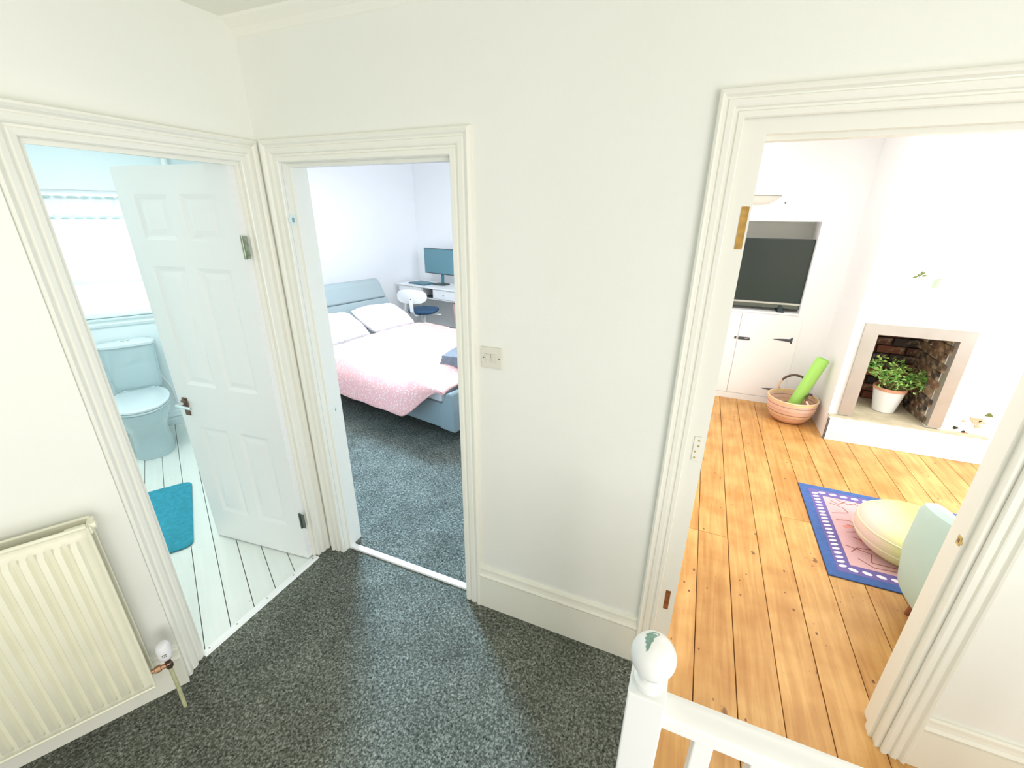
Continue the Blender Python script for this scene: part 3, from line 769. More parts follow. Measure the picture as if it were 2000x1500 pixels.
# ------------------------------------------------------------------ balustrade
B = thing('balustrade', 'white painted landing balustrade with ball topped newel post', 'balustrade', (.0345, .772, 0))
mb = MB(); mb.box((-.0425, -.0425, -.06), (.0425, .0425, .768)); obj('newel_post', mb, M['newel'], parent=B, bevel=.004)
mb = MB(); mb.box((-.044, -.0445, .0), (.044, -.0425, .30)); 
mb = MB(); mb.lathe([(.030, .766), (.036, .772), (.038, .780), (.036, .788), (.029, .793), (.0275, .800), (.030, .806), (.032, .812)], (0, 0, 0), 36); obj('collar', mb, M['newel'], parent=B, smooth=True)
mb = MB(); prof = [(max(.0008, .0505*math.sin(a)), .858-.0525*math.cos(a)) for a in [PI*(.19+.81*i/22) for i in range(23)]]
mb.lathe(prof, (0, 0, 0), 40); ball = obj('ball_finial', mb, M['newel'], parent=B, smooth='all')
# chipped paint patch on the top of the ball
mb = MB(); pts = []
outline = [(-.010,.046), (-.002,.047), (.004,.046), (.005,.043), (-.004,.041), (-.0065,.032), (-.005,.026), (-.009,.0226), (-.0105,.014), (-.0124,.006), (-.017,.001), (-.017,.006), (-.020,.011), (-.018,.015), (-.0227,.019), (-.021,.023), (-.025,.027), (-.022,.031), (-.024,.0366), (-.0195,.040)]
nrm_c = (Vector((0, 0, 1.8)) - Vector((.0345, .772, .858))).normalized()
ex = Vector((0,0,1)).cross(nrm_c).normalized(); ey = nrm_c.cross(ex)
def onball(a, b_):
    a, b_ = a/.0515, b_/.0515
    d = nrm_c*math.sqrt(max(.02, 1-a*a-b_*b_)) + ex*a + ey*b_
    d.normalize()
    return Vector((d.x*.0509, d.y*.0509, .858+d.z*.0529))
ca_, cb_ = -.0125, .026
nO = len(outline)
for k in (1, .66, .33):
    mb.v += [tuple(onball(ca_+(a-ca_)*k, cb_+(b_-cb_)*k)) for a, b_ in outline]
mb.v.append(tuple(onball(ca_, cb_)))
for k in range(2):
    for i in range(nO): mb.f.append((k*nO+i, k*nO+(i+1) % nO, (k+1)*nO+(i+1) % nO, (k+1)*nO+i)); mb.mi.append(0)
for i in range(nO): mb.f.append((2*nO+i, 2*nO+(i+1) % nO, 3*nO)); mb.mi.append(0)
obj('paint_chip', mb, M['chip'], parent=ball, label='green chip where the white paint has flaked')
pf = [(-.038, .690), (-.038, .700), (-.030, .706), (-.026, .716), (-.012, .722), (.012, .722), (.026, .718), (.036, .712), (.040, .700), (.036, .690), (.018, .684), (-.018, .684)]
mb = MB(); mb.loft([[(.0425, y, z) for y, z in pf], [(1.35, y, z) for y, z in pf]]); obj('handrail', mb, M['newel'], parent=B, smooth=True)
mb = MB(); mb.box((.0425, -.026, .668), (1.35, .026, .686)); obj('under_rail', mb, M['newel'], parent=B, bevel=.004)
x = .117
while x < 1.3:
    mb = MB(); mb.box((x, -.021, 0), (x+.042, .021, .672)); obj('baluster', mb, M['newel'], parent=B, bevel=.003); x += .117
mb = MB(); mb.box((.0425, -.035, -.0), (1.35, .035, .03)); obj('base_rail', mb, M['newel'], parent=B, bevel=.003)
mb = MB(); mb.box((-.01, .68, -.35), (3.6, .70, 0.0)); obj('trim_9', mb, M['newel'], kind='structure', label='white fascia board at edge of the boarded landing', cat='fascia')

# ------------------------------------------------------------------ toilet
T = thing('toilet', 'white close coupled toilet under the bathroom window', 'toilet', (*bath(-.128, 0), 0), A29)
def sup(cx, cy, hx, hy, z, n=36, p=2.0, flat=None):
    out = []
    for i in range(n):
        a = 2*PI*i/n; c, s = math.cos(a), math.sin(a)
        x = cx+hx*math.copysign(abs(c)**(2/p), c); y = cy+hy*math.copysign(abs(s)**(2/p), s)
        if flat is not None: y = min(y, flat)
        out.append((x, y, z))
    return out
mb = MB(); mb.loft([sup(0, -.095, .150, .075, .43, p=5), sup(0, -.097, .160, .083, .50, p=5), sup(0, -.10, .172, .090, .79, p=5)]); obj('cistern', mb, M['ceramic'], parent=T, smooth=True)
mb = MB(); mb.loft([sup(0, -.102, .176, .094, .790, p=4), sup(0, -.103, .182, .099, .796, p=4), sup(0, -.103, .182, .099, .812, p=4), sup(0, -.103, .170, .088, .822, p=4)]); obj('cistern_lid', mb, M['ceramicl'], parent=T, smooth=True)
mb = MB(); mb.loft([sup(.0, -.10, .030, .020, .821, p=2), sup(.0, -.10, .029, .019, .827, p=2)]); mb.box((-.001, -.119, .827), (.001, -.081, .8275)); obj('flush_button', mb, M['chrome'], parent=T, smooth=True)
mb = MB(); mb.loft([sup(0, -.375, .135, .265, 0, p=2.6), sup(0, -.375, .132, .260, .03, p=2.6), sup(0, -.365, .118, .240, .14, p=2.5), sup(0, -.375, .128, .245, .22, p=2.4), sup(0, -.41, .160, .275, .30, p=2.2),
                    sup(0, -.43, .178, .285, .36, p=2.2), sup(0, -.435, .182, .288, .395, p=2.2), sup(0, -.435, .176, .28, .405, p=2.2)]); obj('bowl', mb, M['ceramic'], parent=T, smooth=True)
mb = MB(); mb.box((-.13, -.20, .36), (.13, -.02, .43)); obj('cistern_shelf', mb, M['ceramic'], parent=T, bevel=.015, smooth=True)
mb = MB(); mb.loft([sup(0, -.44, .184, .29, .404, p=2.2, flat=-.205), sup(0, -.44, .190, .296, .410, p=2.2, flat=-.2), sup(0, -.44, .190, .296, .420, p=2.2, flat=-.2)]); obj('seat', mb, M['ceramicl'], parent=T, smooth=True)
mb = MB(); mb.loft([sup(0, -.44, .188, .294, .4225, p=2.2, flat=-.2), sup(0, -.44, .191, .297, .428, p=2.2, flat=-.2), sup(0, -.44, .189, .295, .438, p=2.2, flat=-.2), sup(0, -.44, .165, .27, .446, p=2.2, flat=-.215)]); obj('lid', mb, M['ceramicl'], parent=T, smooth=True)
for dx in (-.08, .08):
    mb = MB(); mb.box((dx-.02, -.215, .42), (dx+.02, -.19, .445)); obj('hinge_cap', mb, M['ceramicl'], parent=T, bevel=.005)
mb = MB(); mb.tube([(.15, -.06, .50), (.20, -.05, .36), (.205, -.03, .22), (.20, -.01, .19)], .008, 10); obj('supply_pipe', mb, M['plastic'], parent=T, smooth=True)

# bath mat
q0 = bath(-.28, -1.93); 
mb = MB()
def mfn(u_, v_):
    return (0, 0, 0)
hw, hl = .165, .385; r_ = .05
outl = []
for cx, cy, a0 in ((hw-r_, hl-r_, 0), (-hw+r_, hl-r_, PI/2), (-hw+r_, -hl+r_, PI), (hw-r_, -hl+r_, 1.5*PI)):
    for i in range(7):
        a = a0+PI/2*i/6; outl.append((cx+r_*math.cos(a), cy+r_*math.sin(a)))
mb.loft([[(x*1.0, y, .001) for x, y in outl], [(x*1.01, y*1.01, .010) for x, y in outl], [(x*.96, y*.98, .017) for x, y in outl]])
c = bath(-.118, -1.56)
obj('bath_mat', mb, M['mat'], smooth=True, loc=(c[0], c[1], 0), rotz=A29+math.radians(-3), label='turquoise shaggy bath mat on the white floorboards', cat='bath mat')

# bathroom window, blind, valance
WIN = thing('window_1', 'bright bathroom window behind a sheer white blind', 'window', W0, A29, kind='structure')
mb = MB()
for a, b_ in (((-.62, .06, 1.02), (-.57, .12, 1.93)), ((.39, .06, 1.02), (.44, .12, 1.93)), ((-.57, .06, 1.02), (.39, .12, 1.03)), ((-.57, .06, 1.88), (.39, .12, 1.93)), ((-.57, .065, 1.29), (.39, .115, 1.305))):
    mb.box(a, b_)
obj('window_frame', mb, M['whitewood'], parent=WIN, bevel=.004)
for z0, z1 in ((1.03, 1.29), (1.305, 1.88)):
    mb = MB(); mb.box((-.57, .088, z0), (.39, .092, z1)); obj('pane', mb, M['glass'], parent=WIN)
mb = MB(); mb.box((-.62, -.02, 1.005), (.44, .06, 1.02)); obj('window_sill', mb, M['bathwall'], parent=WIN, bevel=.004)
BL = thing('roller_blind', 'sheer white blind covering the bathroom window', 'blind', (*bath(-.09, -.016), 1.008), A29)
mb = MB(); mb.grid(lambda a, b_: (-.56+1.12*a, .003*math.sin(a*37), .265+.60*b_), 40, 4); obj('upper_cloth', mb, M['blind'], parent=BL, solid=.001, smooth=True)
mb = MB(); mb.grid(lambda a, b_: (-.56+1.12*a, .003*math.sin(a*37), .262*b_), 40, 3); obj('lower_cloth', mb, M['blind'], parent=BL, solid=.001, smooth=True)
mb = MB(); mb.box((-.56, -.003, .261), (.56, .004, .266)); obj('hem_bar', mb, M['plastic'], parent=BL)
VA = thing('valance', 'short gathered white valance with grey lace edges over the window', 'curtain', (*bath(-.09, -.048), 1.73), A29)
mb = MB(); mb.grid(lambda a, b_: (-.58+1.16*a, -.016*math.sin(a*75)*(1.1-b_*.6), .012+.145*b_ - (.008*abs(math.sin(a*37.5)) if b_ == 0 else 0)), 150, 4); obj('gathered_cloth', mb, M['valance'], parent=VA, solid=.002, smooth=True)
for z, nm in ((.004, 'lower_lace'), (.150, 'upper_lace')):
    mb = MB()
    for i in range(17):
        cx = -.55+i*.068; wv = .024+.004*rnd.random()
        pl_ = [(cx+wv*math.cos(2*PI*k/12), -.020, z+.006*math.sin(2*PI*k/12)) for k in range(12)]
        pl2 = [(x_, y_+.004, z_) for x_, y_, z_ in pl_]
        mb.loft([pl_, pl2])
    obj(nm, mb, M['valtrim'], parent=VA)
mb = MB(); mb.tube([(-.60, .005, .152), (.60, .005, .152)], .006, 10); obj('rail', mb, M['plastic'], parent=VA, smooth=True)
mb = MB(); mb.tube([(.425, -.05, 1.2), (.425, -.05, 2.6)], .022, 16)
obj('waste_pipe', mb, M['whitewood'], smooth=True, loc=W0, rotz=A29, label='white vertical pipe near the bathroom ceiling above the open door', cat='pipe')

# ------------------------------------------------------------------ bed (frame u,v)
BD = thing('bed', 'pale blue upholstered double bed with sloping headboard', 'bed', (0, 0, 0), ABED)
BO = Vector((-3.3, 3.07, 0)); bw = bed(BO.x, BO.y); BD.location = (bw[0], bw[1], 0)
def L_(u_, v_, z): return (u_-BO.x, v_-BO.y, z)
def lbox(mb, a, b_): return mb.box(L_(*a), L_(*b_))
VN, VF, UH, UF = 2.36, 3.76, -4.42, -2.17
mb = MB()
lbox(mb, (UH, VN, .115), (UF-.1, VN+.06, .34)); obj('side_rail', mb, M['bluegrey'], parent=BD, bevel=.012)
mb = MB(); lbox(mb, (UH, VF-.06, .115), (UF-.1, VF, .34)); obj('side_rail', mb, M['bluegrey'], parent=BD, bevel=.012)
mb = MB(); pf = [(UF-.155, .115), (UF+.01, .115), (UF+.005, .30), (UF-.02, .44), (UF-.045, .455), (UF-.075, .44), (UF-.115, .36), (UF-.15, .30)]
mb.loft([[L_(u_, VN-.012, z) for u_, z in pf], [L_(u_, VF+.012, z) for u_, z in pf]]); obj('footboard', mb, M['bluegrey'], parent=BD, bevel=.010)
mb = MB(); pf = [(-4.36, .115), (-4.36, .36), (-4.43, .54), (-4.575, .775), (-4.585, .775), (-4.595, .755), (-4.66, .72), (-4.54, .50), (-4.46, .36), (-4.46, .115)]
pf = [(-4.36, .115), (-4.36, .38), (-4.43, .56), (-4.56, .775), (-4.68, .66), (-4.54, .45), (-4.48, .36), (-4.48, .115)]
mb.loft([[L_(u_, VN, z) for u_, z in pf], [L_(u_, VF, z) for u_, z in pf]]); HB = obj('headboard', mb, M['bluegrey'], parent=BD, bevel=.012)
mb = MB(); pf = [(-4.563, .782), (-4.655, .945), (-4.70, .990), (-4.76, .995), (-4.80, .96), (-4.79, .90), (-4.685, .668)]
mb.loft([[L_(u_, VN, z) for u_, z in pf], [L_(u_, VF, z) for u_, z in pf]]); obj('headrest', mb, M['bluegrey'], parent=HB, bevel=.016, seg=3)
mb = MB(); lbox(mb, (UH, VN+.06, .20), (UF-.15, VF-.06, .24)); obj('slat_base', mb, M['slatshade'], parent=BD)
mb = MB(); lbox(mb, (UH+.02, VN+.03, .245), (UF-.16, VF-.03, .46)); obj('mattress', mb, M['white'], parent=BD, bevel=.03)
for (u_, v_) in ((UF-.22, VN+.25), (UF-.22, VF-.25), (UH+.15, VN+.25), (UH+.15, VF-.25)):
    mb = MB(); lbox(mb, (u_-.03, v_-.03, 0), (u_+.03, v_+.03, .21)); obj('leg', mb, M['blackp'], parent=BD)

# duvet
mb = MB()
dn = random.Random(3)
def sstep(x): x = max(0, min(1, x)); return x*x*(3-2*x)
def duvet(a, b_):
    # a along u 0..1 (head->foot), b across v 0..1 (near hem -> far hem)
    u_ = -3.90 + a*(UF-.085+3.90)
    near, far = VN-.03, VF-.02
    Ln = .33*(1-sstep((a-.80)/.20)) + .0
    Lf = .25*(1-sstep((a-.8)/.2))
    tot = Ln + (far-near) + Lf
    s = b_*(.33+(far-near)+.25)-.33
    wr = .010*math.sin(9*u_+3*s)*math.sin(5*s+2*u_+1) + .006*math.sin(21*u_-9*s) + .004*math.sin(33*s+14*u_)
    edge = 1-sstep((a-.93)/.07)*.12
    top = .535 + .03*math.sin(PI*min(1, max(0, s/(far-near)))) - .07*sstep((a-.80)/.2)
    if s < 0:
        k = -s/.33; drop = Ln*k
        ang = min(1, k*3)
        v_ = near - .10*math.sin(min(1, k*1.6)*PI/2)*(Ln/.33) - .05*k*(Ln/.33)
        z = top - drop*(.55+.45*k)*.98 + wr*.5
        v_ -= 0.02*(1-Ln/.33)*0
    elif s > far-near:
        k = (s-(far-near))/.25
        v_ = far + .07*math.sin(min(1, k*1.6)*PI/2)*(Lf/.25)
        z = top - Lf*k + wr*.3
    else:
        e = min(s, far-near-s); v_ = near+s
        z = top - .03*math.exp(-e/.06) + wr
    # fold back at head
    if a < .04: z -= .02*(1-a/.04)
    return L_(u_+.03*math.sin(3*s), v_, z)
mb.grid(duvet, 70, 90)
obj('duvet', mb, M['duvet'], smooth='all', solid=.022, loc=BD.location, rotz=ABED, subsurf=1, label='coral and white floral duvet spread over the bed', cat='duvet')
# visible lining at foot edge
# pillows
def pillow(name, v0, v1, mt, label, seed, du=0.0, twist=0):
    mb = MB(); hw, hl, th = (v1-v0)/2, .25, .075
    rr_ = random.Random(seed); ph = rr_.random()*6
    def fn(a, b_):
        # a around closed cross-section, b across
        return (0, 0, 0)
    N, K = 22, 26
    for side in (1, -1):
        def f(a, b_, side=side):
            x = (a*2-1); y = (b_*2-1)
            e = (1-abs(x)**3.2)*(1-abs(y)**3.2); t = th*math.sqrt(max(0, e))*side
            t += (.006*math.sin(7*x+5*y+ph)+.004*math.sin(15*y-9*x+ph))*(1 if side > 0 else 0)*math.sqrt(max(0, e))
            pin = 1-.05*(x*x)*(y*y)
            return (x*hl*pin*(1-.05*y*y), y*hw*pin*(1-.04*x*x), t)
        mb.grid(f, N, K)
    o = obj(name, mb, mt, smooth='all', label=label, cat='pillow', group='pillows against the headboard')
    bm = bmesh.new(); bm.from_mesh(o.data); bmesh.ops.remove_doubles(bm, verts=bm.verts, dist=.0004); bmesh.ops.recalc_face_normals(bm, faces=bm.faces); bm.to_mesh(o.data); bm.free()
    c = bed(-4.17+du, (v0+v1)/2)
    o.rotation_euler = (Matrix.Rotation(ABED, 3, 'Z') @ Matrix.Rotation(math.radians(25), 3, 'Y') @ Matrix.Rotation(twist, 3, 'X')).to_euler()
    o.location = (c[0], c[1], .612)
    return o
pillow('pillow', 2.32, 3.03, M['pillowa'], 'white pillow with grey leaf print at the near side of bed', 4, .0, .03)
pillow('pillow', 3.06, 3.74, M['pillowb'], 'blush white pillow at far side of the bed', 9, -.03, -.03)
# towel
TW = thing('towel', 'folded grey towel lying on the foot of the duvet', 'towel', (*bed(-2.44, 2.86), .0), ABED+math.radians(14))
for i, (z, th_) in enumerate(((.548, .034), (.583, .032), (.615, .028))):
    mb = MB(); hx, hy = .155-.006*i, .20-.005*i
    pf = []
    for k in range(9):
        a = PI/2+PI*k/8; pf.append((-hx+th_/2*math.cos(a), z+th_/2+th_/2*math.sin(a)))
    pf += [(hx, z), (hx+.004, z+th_/2), (hx, z+th_)]
    def wv(y): return .004*math.sin(20*y+i)
    mb.loft([[(x, y, zz+wv(y)) for x, zz in pf] for y in [-hy+2*hy*k/12 for k in range(13)]])
    obj('fold', mb, M['towel'], parent=TW, smooth=True, bevel=.004)

# ------------------------------------------------------------------ desk, monitor, laptop, chair
DK = thing('desk', 'white writing desk with pinkish tapered legs in the bedroom corner', 'desk', (*bed(-4.83, 4.97), 0), ABED)
mb = MB(); mb.box((-.63, -.24, .732), (.63, .26, .752)); obj('desk_top', mb, M['whitewood'], parent=DK, bevel=.004)
mb = MB(); mb.box((-.60, -.22, .575), (.60, .24, .587)); mb.box((-.60, -.22, .587), (-.585, .24, .732)); mb.box((.585, -.22, .587), (.60, .24, .732)); mb.box((-.585, .225, .587), (.585, .24, .732)); mb.box((.13, -.215, .587), (.142, .225, .732)); mb.box((-.10, -.215, .587), (-.088, .225, .732))
obj('carcass', mb, M['whitewood'], parent=DK)
for a, b_ in ((-.583, -.102), (.144, .583)):
    mb = MB(); mb.box((a, -.225, .592), (b_, -.205, .728)); dr = obj('drawer', mb, M['whitewood'], parent=DK, bevel=.003)
    cx = (a+b_)/2; mb = MB(); mb.tube([(cx, -.225, .66), (cx, -.243, .66)], [.006, .011], 12); obj('knob', mb, M['silver'], parent=dr, smooth=True)
mb = MB(); mb.box((-.086, .20, .59), (.128, .222, .73)); mb.box((-.086, -.20, .588), (.128, .22, .600)); obj('cubby_shade', mb, M['slatshade'], parent=DK)  # near-black sheets put the open cubby's shade into colour
for sx in (-1, 1):
    for sy in (-1, 1):
        mb = MB(); mb.tube([(sx*.50, sy*.17, .575), (sx*.58, sy*.21, .0)], [.022, .012], 12)
        obj('leg', mb, M['pinkwood'] if sx > 0 else M['whitewood'], parent=DK, smooth=True)
MO = thing('monitor', 'dark framed computer monitor standing on the white desk', 'monitor', (*bed(-4.80, 5.06), .752), ABED)
mb = MB(); mb.box((-.33, -.012, .155), (.33, .022, .535)); obj('housing', mb, M['blackp'], parent=MO, bevel=.004)
mb = MB(); mb.box((-.322, -.014, .168), (.322, -.011, .527)); obj('screen', mb, M['monitor'], parent=MO)
mb = MB(); mb.tube([(.0, .03, .012), (.0, .035, .10), (0, .03, .30)], .022, 12); obj('stand', mb, M['teal'], parent=MO, smooth=True)
mb = MB(); mb.loft([sup(0, -.01, .14, .10, 0, p=3), sup(0, -.01, .14, .10, .010, p=3), sup(0, -.01, .13, .09, .014, p=3)]); obj('base', mb, M['blackp'], parent=MO, smooth=True)
mb = MB(); mb.box((-.19, -.125, 0), (.19, .125, .012))
LP = obj('laptop', mb, M['teal'], bevel=.005, loc=(*bed(-5.10, 4.94), .753), rotz=ABED+math.radians(-6), label='closed dark teal laptop lying on the desk left of monitor', cat='laptop')
mb = MB(); mb.box((-.185, -.12, .0125), (.185, .12, .016)); obj('lid', mb, M['teal'], parent=LP, bevel=.003)

CH = thing('desk_chair', 'white swivel desk chair with navy seat tucked at the desk', 'chair', (*bed(-4.60, 4.45), 0), ABED+math.radians(22))
mb = MB(); mb.loft([sup(0, 0, .19, .20, .452, p=2.8), sup(0, 0, .205, .215, .470, p=2.8), sup(0, 0, .20, .21, .492, p=2.8), sup(0, 0, .16, .17, .502, p=2.8)]); obj('seat', mb, M['navy'], parent=CH, smooth=True)
mb = MB()
rings = []
for k, (y, s) in enumerate(((-.016, .9), (-.012, 1), (.012, 1), (.016, .9))):
    rings.append([(-.07+.22*s*math.copysign(abs(math.cos(a))**.72, math.cos(a)), -.245+y+.10*(math.cos(a)**2)*.35,   .705+.098*s*math.copysign(abs(math.sin(a))**.8, math.sin(a))) for a in [2*PI*i/32 for i in range(32)]])
mb.loft(rings); BK = obj('backrest', mb, M['whitewood'], parent=CH, smooth=True)
mb = MB(); mb.tube([(-.06, -.262, .675), (-.06, -.285, .675)], [.012, .009], 12); obj('bolt', mb, M['screw'], parent=BK, smooth=True)
mb = MB()
path = [(-.06, -.272, .70), (-.055, -.285, .60), (-.05, -.285, .50), (-.04, -.25, .44), (-.02, -.14, .425), (0, .02, .43)]
pr_ = []
for i, p in enumerate(path):
    p = Vector(p); t = (Vector(path[min(i+1, 5)])-Vector(path[max(i-1, 0)])).normalized(); nrm = Vector((1, 0, 0)).cross(t)
    pr_.append([p+Vector((1,0,0))*.026*a+nrm*.006*b_ for a, b_ in ((-1,-1),(1,-1),(1,1),(-1,1))])
mb.loft(pr_); obj('spine', mb, M['whitewood'], parent=CH, bevel=.003)
mb = MB(); mb.tube([(0, 0, .06), (0, 0, .44)], .025, 16); obj('column', mb, M['whitewood'], parent=CH, smooth=True)
mb = MB()
for i in range(5):
    a = 2*PI*i/5+.3; mb.tube([(0, 0, .09), (.24*math.cos(a), .24*math.sin(a), .06)], [.022, .014], 8)
obj('star_base', mb, M['whitewood'], parent=CH, smooth=True)
for i in range(5):
    a = 2*PI*i/5+.3; mb = MB(); mb.lathe([(.008, -.012), (.024, -.010), (.024, .010), (.008, .012)], (0,0,0), 14)
    mb.v = [(.24*math.cos(a)+x, .24*math.sin(a)+z, .0255+y) for x, y, z in mb.v]
    obj('castor', mb, M['blackp'], parent=CH, smooth=True)
mb = MB(); mb.tube([(.10, .0, .42), (.26, .02, .42)], .007, 8); obj('height_lever', mb, M['whitewood'], parent=CH, smooth=True)

# ------------------------------------------------------------------ TV niche, cupboard
mb = MB(); mb.box((-.1, 5.16, .93), (.95, 5.2, 1.9)); mb.box((-.1, 5.0, 1.752), (.95, 5.2, 1.80)); mb.box((.93, 5.0, .93), (.97, 5.2, 1.80)); mb.box((-.14, 5.0, .93), (-.1, 5.2, 1.8))
obj('trim_10', mb, M['ceil'], kind='structure', label='pale lining of the recessed television niche', cat='niche')
TV = thing('television', 'flat black television standing in the white niche above cupboard', 'television', (.405, 4.865, .935))
mb = MB(); mb.box((-.52, -.01, .075), (.525, .035, .665)); obj('housing', mb, M['blackp'], parent=TV, bevel=.004)
mb = MB(); mb.box((-.512, -.013, .092), (.517, -.009, .658)); obj('screen', mb, M['tv'], parent=TV)
mb = MB(); mb.box((-.52, -.016, .068), (.525, -.008, .085)); obj('silver_strip', mb, M['silver'], parent=TV)
mb = MB(); mb.box((-.45, -.012, .03), (.51, .028, .068)); obj('speaker_bar', mb, M['darksteel'], parent=TV, bevel=.004)
for x in (-.38, .36):
    mb = MB(); mb.add([(x-.03, -.07, 0), (x+.03, -.07, 0), (x+.03, .09, 0), (x-.03, .09, 0), (x-.012, -.005, .07), (x+.012, -.005, .07), (x+.012, .02, .07), (x-.012, .02, .07)], [(0,3,2,1),(4,5,6,7),(0,1,5,4),(1,2,6,5),(2,3,7,6),(3,0,4,7)])
    obj('foot', mb, M['blackp'], parent=TV, bevel=.003)
CB = thing('cupboard', 'white built in alcove cupboard with black iron T hinges', 'cupboard', (.41, 4.80, 0))
mb = MB(); mb.box((-.51, .006, .06), (.56, .34, .915)); mb.box((-.51, -.008, .0), (.79, .04, .062)); mb.box((.56, -.001, .06), (.79, .03, .93)); obj('carcass', mb, M['white'], parent=CB)
mb = MB(); mb.box((-.51, -.004, .915), (.52, .36, .934)); obj('top_board', mb, M['white'], parent=CB, bevel=.003)
mb = MB(); mb.box((-.505, -.006, .066), (.034, .008, .91)); obj('door', mb, M['white'], parent=CB, bevel=.002)
mb = MB(); mb.box((.040, -.006, .066), (.555, .008, .91)); cd = obj('door', mb, M['white'], parent=CB, bevel=.002)
for z in (.675, .157):
    mb = MB()
    pts_ = [(.345, z), (.40, z+.008), (.47, z+.013), (.49, z+.014), (.502, z+.030), (.512, z+.030), (.512, z-.030), (.502, z-.030), (.49, z-.014), (.47, z-.013), (.40, z-.008)]
    mb.loft([[(x, -.006, zz) for x, zz in pts_], [(x, -.010, zz) for x, zz in pts_]])
    obj('strap_hinge', mb, M['iron'], parent=cd, label='black T shaped strap hinge')
mb = MB(); mb.box((.008, -.013, .642), (.026, -.006, .668)); mb.box((.044, -.014, .658), (.145, -.006, .667)); mb.box((.044, -.014, .640), (.145, -.006, .650)); mb.box((.044, -.012, .640), (.10, -.006, .667)); mb.box((.132, -.016, .645), (.148, -.006, .655))
obj('latch', mb, M['iron'], parent=cd, label='small black sliding latch')
# uplighter + nail
UL = thing('wall_uplighter', 'white plaster half bowl uplighter on the alcove wall', 'wall lamp', (.36, 4.80, 1.89))
mb = MB(); rings = []
for r, z in ((.085, .0), (.12, .008), (.16, .03), (.195, .062), (.205, .066), (.205, .084)):
    rings.append([(r*math.cos(PI+PI*i/24), .62*r*math.sin(PI+PI*i/24), z) for i in range(25)])
mb.loft(rings, True, True); obj('bowl', mb, M['lampplaster'], parent=UL, smooth=True)
mb = MB(); mb.loft([[(r*math.cos(PI+PI*i/24), .62*r*math.sin(PI+PI*i/24), z) for i in range(25)] for r, z in ((.207, .070), (.209, .073), (.207, .076))]); obj('rim_band', mb, M['screw'], parent=UL)
mb = MB(); mb.tube([(0, 0, 0), (0, -.012, 0)], .006, 10)
obj('wall_nail', mb, M['darksteel'], loc=(.607, 4.80, 1.906), smooth=True, label='tiny dark nail in alcove wall beside the uplighter', cat='nail')

# ------------------------------------------------------------------ fireplace
FP = thing('fireplace', 'small square brick fireplace with brushed metal surround', 'fireplace', (1.61, 4.19, 0))
X_ = 1.61
mb = MB(); 
fo = (-.345, .337, .235, 1.022); fi = (-.247, .252, .235, .938)
def fr(ins0, ins1, y0, y1):
    pass
outer = [(fo[0], fo[2]), (fo[0], fo[3]), (fo[1], fo[3]), (fo[1], fo[2])]; inner = [(fi[0], fi[2]), (fi[0], fi[3]), (fi[1], fi[3]), (fi[1], fi[2])]
vs = []
for y in (-.022, .0): vs += [(x, y, z) for x, z in outer]
for y in (-.022, .06): vs += [(x, y, z) for x, z in inner]
fs = []
for i in range(3):
    j = i+1
    fs += [(i, j, 8+j, 8+i), (i, 4+i, 4+j, j), (8+i, 8+j, 12+j, 12+i)]
fs += [(0, 8, 12, 4), (3, 7, 15, 11)]
mb.add(vs, fs)
for i in range(3): pass
obj('surround', mb, M['frame'], parent=FP)
mb = MB(); mb.box((-.26, .0, .19), (.50, .62, .222)); obj('hearth_slab', mb, M['stone'], parent=FP)
mb = MB(); mb.box((-.41, -.055, .203), (.62, -.0, .222)); obj('hearth_lip', mb, M['stone'], parent=FP, bevel=.002)
mb = MB(); mb.box((-.412, -.064, 0), (1.14, -.040, .205)); mb.box((-.412, -.064, .0), (-.400, 0, .205)); mb.box((-.412, -.064, .198), (1.14, 0, .212)); obj('front_board', mb, M['whitewood'], parent=FP, bevel=.003)
mb = MB(); mb.box((-.28, .56, .2), (.40, .60, .96)); mb.box((.262, .02, .2), (.30, .58, .96)); mb.box((-.30, .02, .2), (-.262, .58, .96)); mb.box((-.3, .02, .945), (.3, .6, .97)); obj('mortar_bed', mb, M['mortar'], parent=FP)
br = random.Random(11)
row = 0; z = .226
while z < .93:
    x = -.262 - (.11 if row % 2 else 0)
    while x < .26:
        a, b_ = max(x, -.262), min(x+.205, .262)
        if b_-a > .03:
            mb = MB(); hw_, d = (b_-a)/2, br.uniform(.0, .012)
            mb.box((-hw_+.003, -.02-d, -.031), (hw_-.003, .015, .031))
            mb.v = [(p[0]+br.uniform(-.003, .003), p[1], p[2]+br.uniform(-.003, .003)) for p in mb.v]
            obj('brick', mb, M['brick'], parent=FP, bevel=.004, loc=((a+b_)/2, .55, z+.034))
        x += .215
    y = .03 + (.05 if row % 2 else 0)
    while y < .52:
        mb = MB(); L2 = min(.10, (.54-y))/1; d = br.uniform(0, .014)
        mb.box((-.012-d*1.6, 0, -.034), (.012, L2+.004, .034)); mb.v = [(p[0]+br.uniform(-.007, .007), p[1]+br.uniform(-.006, .006), p[2]+br.uniform(-.006, .006)) for p in mb.v]
        obj('brick', mb, M['brickb'], parent=FP, bevel=.006, loc=(.262, y, z+.034)); 
        y += .108
    z += .0735; row += 1
